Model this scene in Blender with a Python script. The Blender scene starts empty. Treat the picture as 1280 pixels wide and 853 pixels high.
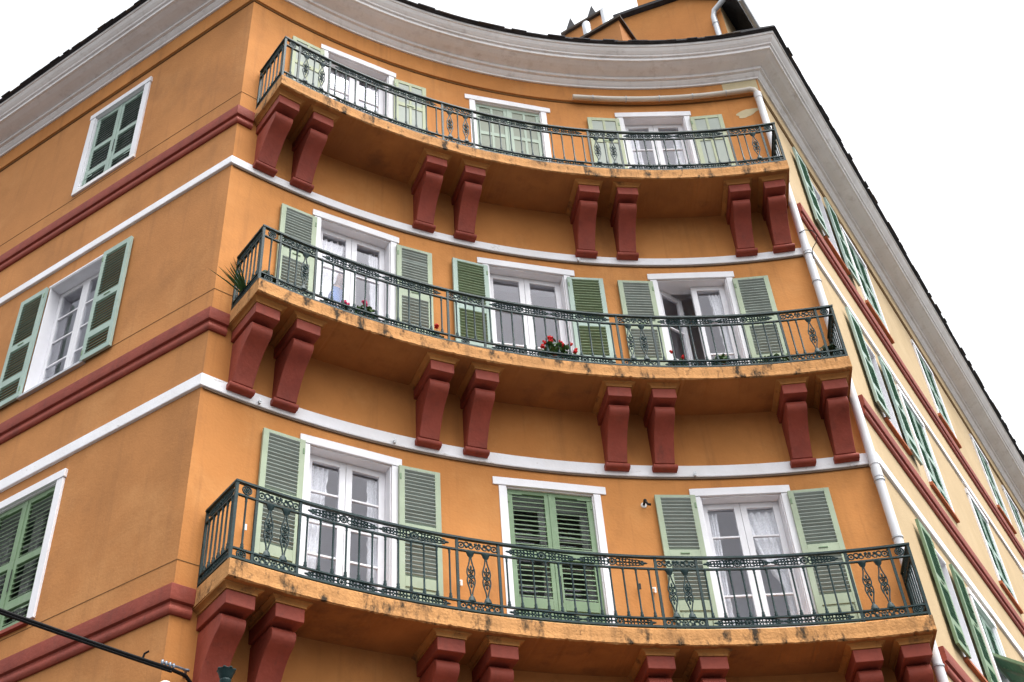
import bpy, bmesh, math, random
from mathutils import Matrix, Vector
random.seed(7)
PI = math.pi
scene = bpy.context.scene
COL = scene.collection

# ------------------------------------------------------------------ plan of the building (metres, camera foot at 0,0)
Lc = Vector((-3.1125, 9.3068)); Rc = Vector((4.0026, 11.6083))      # the two corners of the concave front
Oc = Vector((3.04057, 2.43342)); RAD = 9.2252                        # centre and radius of the concave front
ANG = 2.300955; ARC = 7.69963
AL = 2.613093; AR = 1.051134                                         # directions of the two side walls
dL = Vector((math.cos(AL), math.sin(AL))); dR = Vector((math.cos(AR), math.sin(AR)))
nL = Vector((-dL.y, dL.x)); nR = Vector((dR.y, -dR.x))
if nL.dot(Vector((0, 1))) > 0: nL = -nL
LEFT_LEN, RIGHT_LEN = 11.0, 24.0
S = [7.37, 10.71, 14.13]            # balcony floors
HEAD = [9.365, 12.765, 16.14]       # tops of the openings
WALL_TOP = 16.80

def arc_pt(u, d=0.0):
    th = ANG - u / RAD
    return Vector((Oc.x + (RAD - d) * math.cos(th), Oc.y + (RAD - d) * math.sin(th)))
def line_circle(P, v, r):
    w = P - Oc; b = w.dot(v); c = w.dot(w) - r * r
    q = math.sqrt(max(b * b - c, 0))
    return min((-b + q, -b - q), key=abs)
def mitre(side, d):
    P, v, n = (Lc, dL, nL) if side == 'L' else (Rc, dR, nR)
    P = P + n * d
    return P + v * line_circle(P, v, RAD - d)
def pt(s, d):
    """a point of the outline: s<0 left wall, 0..ARC concave front, >ARC right wall; d = outwards"""
    if abs(s) < 1e-6: return mitre('L', d)
    if abs(s - ARC) < 1e-6: return mitre('R', d)
    if s < 0: return Lc + dL * (-s) + nL * d
    if s > ARC: return Rc + dR * (s - ARC) + nR * d
    return arc_pt(s, d)
def svals(s0, s1, step=0.16):
    out = [s0]
    marks = [s0, s1] + [m for m in (0.0, ARC) if s0 < m < s1]
    marks.sort()
    for a, b in zip(marks, marks[1:]):
        inner = (a >= -1e-6 and b <= ARC + 1e-6)
        n = max(1, int(round((b - a) / step))) if inner else max(1, int((b - a) / 2.5))
        for k in range(1, n + 1): out.append(a + (b - a) * k / n)
    return out
def place(wall, u, z, d=0.0):
    """world matrix on a wall: x to the viewer's right, y into the wall, z up"""
    if wall == 'A':
        p = arc_pt(u, d); a = ANG - u / RAD - PI / 2
    elif wall == 'L':
        p = Lc + dL * u + nL * d; a = AL + PI
    else:
        p = Rc + dR * u + nR * d; a = AR
    return Matrix.Translation((p.x, p.y, z)) @ Matrix.Rotation(a, 4, 'Z')

# ------------------------------------------------------------------ materials
def mat(name, col, rough=0.85, var=0.10, scale=2.0, bump=0.0, bscale=60, spec=0.25, metal=0.0, dirt=None, dirtcol=(.02,.018,.015), dscale=(3,3,3), dlo=.55, dhi=.66, warm=None, streak=None, fade=None):
    m = bpy.data.materials.new(name); m.use_nodes = True
    nt = m.node_tree; N = nt.nodes; Lk = nt.links
    b = N['Principled BSDF']; b.inputs['Roughness'].default_value = rough
    b.inputs['Specular IOR Level'].default_value = spec; b.inputs['Metallic'].default_value = metal
    geo = N.new('ShaderNodeNewGeometry')
    last = None
    rgb = N.new('ShaderNodeRGB'); rgb.outputs[0].default_value = (*col, 1); last = rgb.outputs[0]
    if var:
        no = N.new('ShaderNodeTexNoise'); no.inputs['Scale'].default_value = scale; no.inputs['Detail'].default_value = 7; no.inputs['Roughness'].default_value = .62
        Lk.new(geo.outputs['Position'], no.inputs['Vector'])
        mr = N.new('ShaderNodeMapRange'); mr.inputs[1].default_value = .3; mr.inputs[2].default_value = .7
        mr.inputs[3].default_value = 1 - var; mr.inputs[4].default_value = 1 + var
        Lk.new(no.outputs[0], mr.inputs[0])
        hs = N.new('ShaderNodeHueSaturation'); Lk.new(mr.outputs[0], hs.inputs['Value']); Lk.new(last, hs.inputs['Color'])
        last = hs.outputs[0]
        if warm:
            n2 = N.new('ShaderNodeTexNoise'); n2.inputs['Scale'].default_value = scale * .45; n2.inputs['Detail'].default_value = 5
            mp = N.new('ShaderNodeMapping'); mp.inputs['Scale'].default_value = (1, 1, .55); mp.inputs['Location'].default_value = (9, 3, 5)
            Lk.new(geo.outputs['Position'], mp.inputs[0]); Lk.new(mp.outputs[0], n2.inputs['Vector'])
            r2 = N.new('ShaderNodeMapRange'); r2.inputs[1].default_value = .48; r2.inputs[2].default_value = .72; r2.inputs[4].default_value = .55
            Lk.new(n2.outputs[0], r2.inputs[0])
            mx = N.new('ShaderNodeMix'); mx.data_type = 'RGBA'; mx.inputs[7].default_value = (*warm, 1)
            Lk.new(r2.outputs[0], mx.inputs[0]); Lk.new(last, mx.inputs[6]); last = mx.outputs[2]
    if fade:      # sun-bleached blotches of the paint itself
        nf = N.new('ShaderNodeTexNoise'); nf.inputs['Scale'].default_value = scale * .8; nf.inputs['Detail'].default_value = 8; nf.inputs['Roughness'].default_value = .7
        mf = N.new('ShaderNodeMapping'); mf.inputs['Location'].default_value = (31, 17, 11)
        Lk.new(geo.outputs['Position'], mf.inputs[0]); Lk.new(mf.outputs[0], nf.inputs['Vector'])
        rf_ = N.new('ShaderNodeMapRange'); rf_.inputs[1].default_value = .52; rf_.inputs[2].default_value = .70; rf_.inputs[4].default_value = .6
        Lk.new(nf.outputs[0], rf_.inputs[0])
        mx = N.new('ShaderNodeMix'); mx.data_type = 'RGBA'; mx.inputs[7].default_value = (*fade, 1)
        Lk.new(rf_.outputs[0], mx.inputs[0]); Lk.new(last, mx.inputs[6]); last = mx.outputs[2]
    if streak:    # rain streaks running down the surface
        ms = N.new('ShaderNodeMapping'); ms.inputs['Scale'].default_value = (9, 9, .45)
        Lk.new(geo.outputs['Position'], ms.inputs[0])
        ns = N.new('ShaderNodeTexNoise'); ns.inputs['Scale'].default_value = 1; ns.inputs['Detail'].default_value = 6; ns.inputs['Roughness'].default_value = .6
        Lk.new(ms.outputs[0], ns.inputs['Vector'])
        rs_ = N.new('ShaderNodeMapRange'); rs_.inputs[1].default_value = .54; rs_.inputs[2].default_value = .74; rs_.inputs[4].default_value = streak
        Lk.new(ns.outputs[0], rs_.inputs[0])
        mx = N.new('ShaderNodeMix'); mx.data_type = 'RGBA'; mx.inputs[7].default_value = (*dirtcol, 1)
        Lk.new(rs_.outputs[0], mx.inputs[0]); Lk.new(last, mx.inputs[6]); last = mx.outputs[2]
    if dirt:
        mp = N.new('ShaderNodeMapping'); mp.inputs['Scale'].default_value = dscale
        Lk.new(geo.outputs['Position'], mp.inputs[0])
        nd = N.new('ShaderNodeTexNoise'); nd.inputs['Scale'].default_value = 1; nd.inputs['Detail'].default_value = 9; nd.inputs['Roughness'].default_value = .68
        Lk.new(mp.outputs[0], nd.inputs['Vector'])
        rr = N.new('ShaderNodeMapRange'); rr.inputs[1].default_value = dlo; rr.inputs[2].default_value = dhi; rr.inputs[4].default_value = dirt
        Lk.new(nd.outputs[0], rr.inputs[0])
        mx = N.new('ShaderNodeMix'); mx.data_type = 'RGBA'; mx.inputs[7].default_value = (*dirtcol, 1)
        Lk.new(rr.outputs[0], mx.inputs[0]); Lk.new(last, mx.inputs[6]); last = mx.outputs[2]
    Lk.new(last, b.inputs['Base Color'])
    if bump:
        nb = N.new('ShaderNodeTexNoise'); nb.inputs['Scale'].default_value = bscale; nb.inputs['Detail'].default_value = 6
        Lk.new(geo.outputs['Position'], nb.inputs['Vector'])
        bp = N.new('ShaderNodeBump'); bp.inputs['Strength'].default_value = bump; bp.inputs['Distance'].default_value = .02
        Lk.new(nb.outputs[0], bp.inputs['Height']); Lk.new(bp.outputs[0], b.inputs['Normal'])
    return m

OCHRE = (.50, .225, .055)
M = {}
M['ochre'] = mat('ochre_stucco', (.505, .216, .066), .9, .15, 1.2, .18, 34, warm=(.40, .155, .042), fade=(.56, .27, .095), streak=.30, dirt=.5, dirtcol=(.23, .10, .04), dscale=(1.7, 1.7, .9), dlo=.55, dhi=.76)
M['ochre_left'] = mat('ochre_stucco_weathered_shaded', (.445, .195, .066), .9, .15, 1.1, .18, 34, warm=(.36, .148, .047), fade=(.53, .26, .10), streak=.28, dirt=.5, dirtcol=(.23, .105, .045), dscale=(1.2, 1.2, 1.0), dlo=.55, dhi=.77)  # same ochre as the front, darkened to carry the side wall's shade
M['cream'] = mat('cream_stucco', (.47, .35, .205), .9, .07, 1.5, .2, 45, warm=(.42, .305, .165), fade=(.55, .43, .27), streak=.2, dirtcol=(.30, .21, .11))
M['patch'] = mat('bare_plaster_patch', (.52, .44, .28), .9, .1, 6)
M['slab'] = mat('balcony_stucco', (.50, .248, .092), .9, .18, 6, .4, 40, warm=(.40, .20, .075), dirt=.95, dirtcol=(.020, .018, .013), dscale=(6.5, 6.5, 3.2), dlo=.525, dhi=.64, streak=.45)
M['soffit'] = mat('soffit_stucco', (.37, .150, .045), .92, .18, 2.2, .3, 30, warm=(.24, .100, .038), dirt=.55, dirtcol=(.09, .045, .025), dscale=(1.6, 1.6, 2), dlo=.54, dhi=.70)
M['capstone'] = mat('moulding_stucco', (.42, .190, .058), .9, .16, 5, .3, 30, warm=(.32, .14, .045), dirt=.7, dirtcol=(.07, .04, .025), dscale=(5, 5, 4), dlo=.56, dhi=.68)
M['red'] = mat('oxblood_paint', (.265, .054, .034), .65, .18, 5, .2, 30, spec=.25, warm=(.19, .036, .026), fade=(.31, .075, .05), streak=.35, dirt=.5, dirtcol=(.13, .04, .03), dscale=(9, 9, 5), dlo=.60, dhi=.70)
M['white'] = mat('white_paint', (.78, .78, .82), .6, .05, 4, .1, 40, warm=(.66, .66, .69))
M['cornice'] = mat('cornice_paint', (.83, .82, .83), .75, .05, 2.5, .1, 40, warm=(.70, .675, .67), streak=.22, dirt=.5, dirtcol=(.33, .28, .25), dscale=(2.5, 2.5, 9), dlo=.58, dhi=.74)
M['bandwhite'] = mat('band_paint', (.82, .82, .86), .7, .05, 5, .15, 40, warm=(.72, .71, .71), dirt=.7, dirtcol=(.30, .25, .2), dscale=(4, 4, 9), dlo=.625, dhi=.69)
M['shutter'] = mat('pale_green_shutter_paint', (.335, .40, .285), .6, .10, 4, 0, spec=.3, warm=(.29, .36, .27), fade=(0.388, 0.44, 0.348), streak=.3, dirtcol=(0.184, 0.22, 0.157))
M['slat'] = mat('pale_green_slat_paint', (.33, .385, .355), .6, .10, 4, 0, spec=.3, fade=(0.384, 0.428, 0.404), streak=.3, dirtcol=(0.182, 0.212, 0.195))
M['shutter2'] = mat('bluish_green_shutter_paint', (.325, .425, .375), .6, .10, 4, 0, spec=.3, warm=(.27, .37, .335), fade=(0.38, 0.46, 0.42), streak=.3, dirtcol=(0.179, 0.234, 0.206))
M['slat2'] = mat('grass_green_slat_paint', (.25, .335, .215), .6, .10, 4, 0, spec=.3, fade=(0.32, 0.388, 0.292), streak=.3, dirtcol=(0.138, 0.184, 0.118))
M['slat2l'] = mat('greyed_green_slat_paint', (.23, .29, .22), .6, .1, 3, 0, spec=.3)
M['shutter3'] = mat('mid_green_shutter_paint', (.165, .255, .145), .55, .10, 4, 0, spec=.35, fade=(0.252, 0.324, 0.236), streak=.3, dirtcol=(0.091, 0.14, 0.08))
M['shutter4'] = mat('cream_green_shutter_paint', (.38, .42, .285), .65, .06, 3, 0, spec=.25, fade=(0.424, 0.456, 0.348), streak=.3, dirtcol=(0.209, 0.231, 0.157))
M['panel4'] = mat('grey_green_panel_paint', (.33, .37, .335), .65, .06, 3, 0, spec=.25)
M['shutter6'] = mat('faded_green_shutter_paint', (.36, .44, .37), .65, .07, 3, 0, spec=.25)
M['panel6'] = mat('olive_grey_panel_paint', (.25, .28, .23), .65, .08, 3, 0, spec=.25)
M['shutter5'] = mat('deep_green_shutter_paint', (.07, .20, .12), .55, .1, 3, 0, spec=.35)
M['iron'] = mat('wrought_iron_paint', (.008, .027, .029), .5, .3, 14, .15, 60, spec=.22, dirt=.6, dirtcol=(.060, .030, .016), dscale=(22, 22, 22), dlo=.6, dhi=.72)
M['dark'] = mat('dark_iron', (.015, .015, .015), .6, 0)
M['dark_line'] = mat('joint_and_shadow_line', (.17, .085, .03), .9, 0)  # for wall joints and the painted shadow strip under the frieze
M['wallcable'] = mat('brown_cable', (.16, .11, .075), .8, .2, 6)
M['slat2d'] = mat('dark_weathered_slat_paint', (.12, .165, .14), .6, .12, 4, 0, spec=.25)
M['slate'] = mat('roof_slate', (.035, .035, .04), .8, .4, 6, .3, 30)
M['slatewarm'] = mat('roof_slate_brown', (.06, .045, .035), .85, .4, 6, .3, 30)
M['pvc'] = mat('drainpipe_white', (.60, .61, .65), .45, .06, 3, 0, spec=.4, warm=(.58, .57, .56))
M['greypvc'] = mat('drainpipe_grey', (.62, .58, .52), .5, .06, 3, 0, spec=.3, warm=(.48, .43, .38))
M['zinc'] = mat('zinc_sheet', (.45, .47, .5), .4, .1, 4, 0, spec=.5, metal=.3)
M['interior'] = mat('interior_plaster', (.80, .80, .84), .9, .04, 1)
M['terracotta'] = mat('terracotta', (.40, .13, .06), .85, .15, 8)
M['pot_dark'] = mat('dark_pot', (.10, .03, .025), .7, .1, 8)
M['leaf'] = mat('leaf_green', (.055, .12, .03), .6, .35, 30, spec=.3)
M['leaf_dark'] = mat('leaf_dark', (.022, .045, .018), .6, .35, 30, spec=.3)
M['leaf_spiky'] = mat('spiky_leaf', (.04, .14, .05), .5, .3, 20, spec=.35)
M['petal_red'] = mat('petal_red', (.55, .01, .012), .6, .25, 40)
M['petal_pink'] = mat('petal_pink', (.68, .05, .16), .6, .25, 40)
M['skin'] = mat('skin', (.55, .32, .23), .6, .06, 20)
M['shirt'] = mat('blue_shirt', (.07, .20, .52), .9, .08, 20)
M['trousers'] = mat('dark_trousers', (.04, .04, .05), .9, .05, 20)
M['hair'] = mat('grey_hair', (.45, .40, .34), .8, .1, 50)
M['pave'] = mat('street_paving', (.055, .052, .05), .9, .2, 2, .3, 20)
M['cable'] = mat('black_cable', (.005, .005, .006), .6, 0, spec=.12)
M['ceramic'] = mat('white_ceramic', (.75, .74, .72), .3, 0, spec=.5)
M['steel'] = mat('galvanised_steel', (.20, .23, .28), .4, .1, 20, spec=.5, metal=.5)
M['lampgreen'] = mat('lamp_green_paint', (.006, .022, .023), .5, .2, 20, spec=.25)
def glassmat(name, tint=(.97, .975, .985)):
    m = bpy.data.materials.new(name); m.use_nodes = True; nt = m.node_tree; N = nt.nodes
    N.remove(N['Principled BSDF']); out = N['Material Output']
    tr = N.new('ShaderNodeBsdfTransparent'); tr.inputs[0].default_value = (*tint, 1)
    gl = N.new('ShaderNodeBsdfGlossy'); gl.inputs['Roughness'].default_value = .02; gl.inputs[0].default_value = (.92, .92, 1, 1)
    no = N.new('ShaderNodeTexNoise'); no.inputs['Scale'].default_value = 1.6
    ge = N.new('ShaderNodeNewGeometry'); nt.links.new(ge.outputs['Position'], no.inputs['Vector'])
    bp = N.new('ShaderNodeBump'); bp.inputs['Strength'].default_value = .08; bp.inputs['Distance'].default_value = .03
    nt.links.new(no.outputs[0], bp.inputs['Height']); nt.links.new(bp.outputs[0], gl.inputs['Normal'])
    dp = N.new('ShaderNodeVectorMath'); dp.operation = 'DOT_PRODUCT'; nt.links.new(ge.outputs['Incoming'], dp.inputs[0]); nt.links.new(ge.outputs['Normal'], dp.inputs[1])
    ab = N.new('ShaderNodeMath'); ab.operation = 'ABSOLUTE'; nt.links.new(dp.outputs['Value'], ab.inputs[0])
    om = N.new('ShaderNodeMath'); om.operation = 'SUBTRACT'; om.inputs[0].default_value = 1; nt.links.new(ab.outputs[0], om.inputs[1])
    pw = N.new('ShaderNodeMath'); pw.operation = 'POWER'; pw.inputs[1].default_value = 5; nt.links.new(om.outputs[0], pw.inputs[0])
    mu = N.new('ShaderNodeMath'); mu.operation = 'MULTIPLY_ADD'; mu.inputs[1].default_value = .95; mu.inputs[2].default_value = .035; mu.use_clamp = True
    nt.links.new(pw.outputs[0], mu.inputs[0])      # Schlick reflectance of one glass face
    mx = N.new('ShaderNodeMixShader'); nt.links.new(mu.outputs[0], mx.inputs[0])
    nt.links.new(tr.outputs[0], mx.inputs[1]); nt.links.new(gl.outputs[0], mx.inputs[2]); nt.links.new(mx.outputs[0], out.inputs[0])
    return m
M['glass'] = glassmat('window_glass')
def lacemat():
    m = bpy.data.materials.new('lace'); m.use_nodes = True; nt = m.node_tree; N = nt.nodes; out = N['Material Output']
    b = N['Principled BSDF']; b.inputs['Base Color'].default_value = (.95, .95, .97, 1); b.inputs['Roughness'].default_value = .9
    tl = N.new('ShaderNodeBsdfTranslucent'); tl.inputs[0].default_value = (.9, .9, .92, 1)
    m1 = N.new('ShaderNodeMixShader'); m1.inputs[0].default_value = .12
    nt.links.new(b.outputs[0], m1.inputs[1]); nt.links.new(tl.outputs[0], m1.inputs[2])
    tr = N.new('ShaderNodeBsdfTransparent')
    no = N.new('ShaderNodeTexNoise'); no.inputs['Scale'].default_value = 45
    ge = N.new('ShaderNodeNewGeometry'); nt.links.new(ge.outputs['Position'], no.inputs['Vector'])
    mr = N.new('ShaderNodeMapRange'); mr.inputs[1].default_value = .45; mr.inputs[2].default_value = .6; mr.inputs[3].default_value = .03; mr.inputs[4].default_value = .16
    nt.links.new(no.outputs[0], mr.inputs[0])
    mx = N.new('ShaderNodeMixShader'); nt.links.new(mr.outputs[0], mx.inputs[0]); nt.links.new(m1.outputs[0], mx.inputs[1]); nt.links.new(tr.outputs[0], mx.inputs[2])
    nt.links.new(mx.outputs[0], out.inputs[0]); return m
M['lace'] = lacemat()

# ------------------------------------------------------------------ mesh helpers
WM = {}      # world matrices of what has been built
class MB:
    def __init__(self): self.v = []; self.f = []; self.m = []
    def add(self, vs, fs, mi=0, T=None):
        o = len(self.v)
        self.v += [tuple(T @ Vector(p)) if T else tuple(p) for p in vs]
        self.f += [tuple(o + i for i in f) for f in fs]; self.m += [mi] * len(fs)
        return self
    def box(self, x0, x1, y0, y1, z0, z1, mi=0, T=None):
        vs = [(x, y, z) for x in (x0, x1) for y in (y0, y1) for z in (z0, z1)]
        return self.add(vs, [(0, 1, 3, 2), (4, 6, 7, 5), (0, 4, 5, 1), (2, 3, 7, 6), (0, 2, 6, 4), (1, 5, 7, 3)], mi, T)
    def tube(self, pts, r, n=6, mi=0, closed=False, T=None):
        pts = [Vector(p) for p in pts]; k = len(pts); vs = []; fs = []
        rs = r if isinstance(r, (list, tuple)) else [r] * k
        ref = None
        for i, p in enumerate(pts):
            if closed: t = pts[(i + 1) % k] - pts[i - 1]
            else: t = pts[min(i + 1, k - 1)] - pts[max(i - 1, 0)]
            if t.length < 1e-9: t = Vector((0, 0, 1))
            t.normalize()
            if ref is None:
                ref = Vector((0, 0, 1)) if abs(t.z) < .9 else Vector((1, 0, 0))
            a = t.cross(ref)
            if a.length < 1e-6: a = t.cross(Vector((0, 1, 0)))
            a.normalize(); b = t.cross(a); ref = -b if False else b.cross(t) if False else ref
            for j in range(n):
                q = 2 * PI * j / n; vs.append(p + a * (rs[i] * math.cos(q)) + b * (rs[i] * math.sin(q)))
        for i in range(k if closed else k - 1):
            i2 = (i + 1) % k
            for j in range(n): fs.append((i * n + j, i * n + (j + 1) % n, i2 * n + (j + 1) % n, i2 * n + j))
        if not closed: fs.append(tuple(range(n - 1, -1, -1))); fs.append(tuple((k - 1) * n + j for j in range(n)))
        return self.add(vs, fs, mi, T)
    def ring(self, cx, cy, cz, R, r, n=12, k=5, mi=0, a0=0, a1=2 * PI):
        full = abs(a1 - a0 - 2 * PI) < 1e-6
        m = n if full else n + 1
        pts = [(cx + R * math.cos(a0 + (a1 - a0) * i / n), cy, cz + R * math.sin(a0 + (a1 - a0) * i / n)) for i in range(m)]
        # tube in the x-z plane
        vs = []; fs = []
        for i, p in enumerate(pts):
            a = a0 + (a1 - a0) * i / n; e = Vector((math.cos(a), 0, math.sin(a)))
            for j in range(k):
                q = 2 * PI * j / k
                vs.append(Vector(p) + e * (r * math.cos(q)) + Vector((0, 1, 0)) * (r * math.sin(q)))
        for i in range(m if full else m - 1):
            i2 = (i + 1) % m
            for j in range(k): fs.append((i * k + j, i * k + (j + 1) % k, i2 * k + (j + 1) % k, i2 * k + j))
        if not full: fs.append(tuple(range(k))); fs.append(tuple((m - 1) * k + j for j in range(k)))
        return self.add(vs, fs, mi)
    def lathe(self, prof, n=8, c=(0, 0, 0), mi=0, sx=1, sy=1, T=None):
        vs = []; fs = []
        for r, z in prof:
            for j in range(n):
                q = 2 * PI * j / n; vs.append((c[0] + r * sx * math.cos(q), c[1] + r * sy * math.sin(q), c[2] + z))
        k = len(prof)
        for i in range(k - 1):
            for j in range(n): fs.append((i * n + j, i * n + (j + 1) % n, (i + 1) * n + (j + 1) % n, (i + 1) * n + j))
        fs.append(tuple(range(n - 1, -1, -1))); fs.append(tuple((k - 1) * n + j for j in range(n)))
        return self.add(vs, fs, mi, T)
    def blob(self, c, rx, ry, rz, n=8, mi=0, T=None):
        prof = [(max(math.sin(PI * i / 5), .02), -math.cos(PI * i / 5)) for i in range(6)]
        vs = []; k = len(prof); fs = []
        for r, z in prof:
            for j in range(n):
                q = 2 * PI * j / n; vs.append((c[0] + rx * r * math.cos(q), c[1] + ry * r * math.sin(q), c[2] + rz * z))
        for i in range(k - 1):
            for j in range(n): fs.append((i * n + j, i * n + (j + 1) % n, (i + 1) * n + (j + 1) % n, (i + 1) * n + j))
        fs.append(tuple(range(n - 1, -1, -1))); fs.append(tuple((k - 1) * n + j for j in range(n)))
        return self.add(vs, fs, mi, T)
    def prism(self, poly, x0, x1, mi=0, T=None):
        """poly in (y,z) extruded along x"""
        n = len(poly); vs = [(x0, y, z) for y, z in poly] + [(x1, y, z) for y, z in poly]
        fs = [tuple(range(n)), tuple(range(2 * n - 1, n - 1, -1))] + [(i, i + n, (i + 1) % n + n, (i + 1) % n) for i in range(n)]
        return self.add(vs, fs, mi, T)
    def mesh(self, name, mats, smooth=False):
        me = bpy.data.meshes.new(name); me.from_pydata(self.v, [], self.f)
        for m in mats: me.materials.append(m)
        me.polygons.foreach_set('material_index', self.m)
        bm = bmesh.new(); bm.from_mesh(me); bmesh.ops.recalc_face_normals(bm, faces=bm.faces); bm.to_mesh(me); bm.free()
        if smooth:
            me.polygons.foreach_set('use_smooth', [True] * len(me.polygons))
            if hasattr(me, 'set_sharp_from_angle'): me.set_sharp_from_angle(angle=math.radians(40))
        me.update(); return me

def link(name, data, parent=None, W=None):
    o = bpy.data.objects.new(name, data); COL.objects.link(o)
    W = W or Matrix.Identity(4); WM[o] = W
    if parent is not None:
        o.parent = parent; o.matrix_basis = WM[parent].inverted() @ W
    else: o.matrix_basis = W
    return o
def part(name, mb, mats, parent=None, W=None, smooth=False, bevel=0, label=None, world=False):
    """mb in the local space of W (or, world=True, in world space)"""
    W = W or (WM[parent] if parent is not None and not world else Matrix.Identity(4))
    if world:
        W = WM[parent].copy() if parent is not None else Matrix.Identity(4)
        inv = W.inverted(); mb.v = [tuple(inv @ Vector(p)) for p in mb.v]
    mats = [M[k] for k in (mats if isinstance(mats, (list, tuple)) else [mats])]
    o = link(name, mb.mesh(name, mats, smooth), parent, W)
    if bevel: addbevel(o, bevel)
    if label: o['label'] = label
    return o
def addbevel(o, w):
    b = o.modifiers.new('bevel', 'BEVEL'); b.width = w; b.segments = 2; b.limit_method = 'ANGLE'; b.angle_limit = math.radians(35)
def copy(src, parent, W, name=None):
    o = src.copy(); COL.objects.link(o); WM[o] = W
    o.parent = parent; o.matrix_basis = (WM[parent].inverted() @ W) if parent is not None else W
    return o
def thing(name, label, cat, W=None, group=None):
    o = link(name, None, None, W); o.empty_display_size = .2
    return tag(o, label, cat, group)
def tag(o, label, cat, group=None):
    o['label'] = label; o['category'] = cat
    if group: o['group'] = group
    return o
def sweep(mb, prof, s0, s1, mi=0, step=.16, jit=0, closed=True, jidx=()):
    """sweep a profile [(d,z)...] along the outline"""
    sv = svals(s0, s1, step); n = len(prof); vs = []; fs = []
    for s in sv:
        jz = random.uniform(-jit, jit) if jit else 0
        for i, (d, z) in enumerate(prof):
            p = pt(s, d); vs.append((p.x, p.y, z + (jz if i in jidx else 0)))
    k = len(sv)
    for i in range(k - 1):
        for j in range(n if closed else n - 1): fs.append((i * n + j, i * n + (j + 1) % n, (i + 1) * n + (j + 1) % n, (i + 1) * n + j))
    if closed: fs.append(tuple(range(n))); fs.append(tuple((k - 1) * n + j for j in range(n - 1, -1, -1)))
    return mb.add(vs, fs, mi)

# ------------------------------------------------------------------ the building
mid = (Lc + Rc) / 2
B = thing('apartment_building', 'ochre apartment building with a concave front, three curved balconies and a white cornice', 'building', Matrix.Translation((mid.x, mid.y, 0)))

def wall_grid(wall, length, holes, u0=0.0, step=.2, depth=.30, ztop=WALL_TOP, top=None):
    """a wall sheet with real openings and their reveals; wall in 'A','L','R'"""
    us = {u0, length}; zs = {0.0, ztop}
    for a, b, c, d in holes: us |= {a, b}; zs |= {c, d}
    us = sorted(us); zs = sorted(zs)
    if wall == 'A':
        ex = []
        for a, b in zip(us, us[1:]):
            n = max(1, int(math.ceil((b - a) / step)))
            ex += [a + (b - a) * k / n for k in range(n)]
        us = ex + [us[-1]]
    mb = MB()
    def P(u, z, d=0.0):
        p = arc_pt(u, d) if wall == 'A' else (Lc + dL * u + nL * d if wall == 'L' else Rc + dR * u + nR * d)
        return (p.x, p.y, z)
    idx = {}; vs = []
    for i, u in enumerate(us):
        for j, z in enumerate(zs): idx[i, j] = len(vs); vs.append(P(u, z))
    fs = []
    for i in range(len(us) - 1):
        for j in range(len(zs) - 1):
            um = (us[i] + us[i + 1]) / 2; zm = (zs[j] + zs[j + 1]) / 2
            if any(a < um < b and c < zm < d for a, b, c, d in holes): continue
            fs.append((idx[i, j], idx[i + 1, j], idx[i + 1, j + 1], idx[i, j + 1]))
    mb.add(vs, fs, 0)
    return mb

DOORS = []   # (storey, u centre, kind)
DC = {0: (1.678, 3.925, 6.097), 1: (1.650, 3.900, 6.082), 2: (1.606, 3.862, 6.050)}
HW_SIDE, HW_MID = .455, .495
holesA = []
for k in range(3):
    for i, uc in enumerate(DC[k]):
        hw = HW_MID if i == 1 else HW_SIDE
        holesA.append((uc - hw, uc + hw, S[k] + .012, HEAD[k]))
LWIN = [(0, 2.44, 7.72, 9.34, .485), (1, 2.49, 11.00, 12.74, .50), (2, 2.45, 14.55, 16.10, .485)]
RWIN = [(0, 1.80, 'open'), (0, 3.72, 'flap'), (1, 1.80, 'open'), (1, 3.72, 'closed'), (1, 7.05, 'closed'), (1, 10.5, 'closed'),
        (2, 1.80, 'open'), (2, 3.62, 'closed'), (2, 7.15, 'closed'), (2, 10.70, 'closed'), (2, 12.95, 'closed'), (0, 7.1, 'closed'), (0, 10.6, 'closed')]
RZ = {0: (7.78, 9.37), 1: (11.14, 12.77), 2: (14.52, 16.13)}
RHW = {'open': .40, 'closed': .49, 'flap': .49}
holesL = [(uc - hw, uc + hw, a, b) for k, uc, a, b, hw in LWIN]
holesR = [(uc - RHW[t], uc + RHW[t], *RZ[k]) for k, uc, t in RWIN]
part('wall', wall_grid('A', ARC, holesA), 'ochre', B, world=True, label='concave ochre front wall')
part('wall', wall_grid('L', LEFT_LEN, holesL), 'ochre_left', B, world=True, label='flat weathered ochre side wall, its shade put into the colour')
part('wall', wall_grid('R', RIGHT_LEN, holesR), 'cream', B, world=True, label='flat cream side wall')
# back walls
FL = Lc + dL * LEFT_LEN; FR = Rc + dR * RIGHT_LEN; FB = FL + dR * RIGHT_LEN
mb = MB()
for a, b in ((FL, FB), (FB, FR)):
    mb.add([(a.x, a.y, 0), (b.x, b.y, 0), (b.x, b.y, WALL_TOP), (a.x, a.y, WALL_TOP)], [(0, 1, 2, 3)])
part('wall', mb, 'ochre_left', B, world=True, label='plain back wall')
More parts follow.
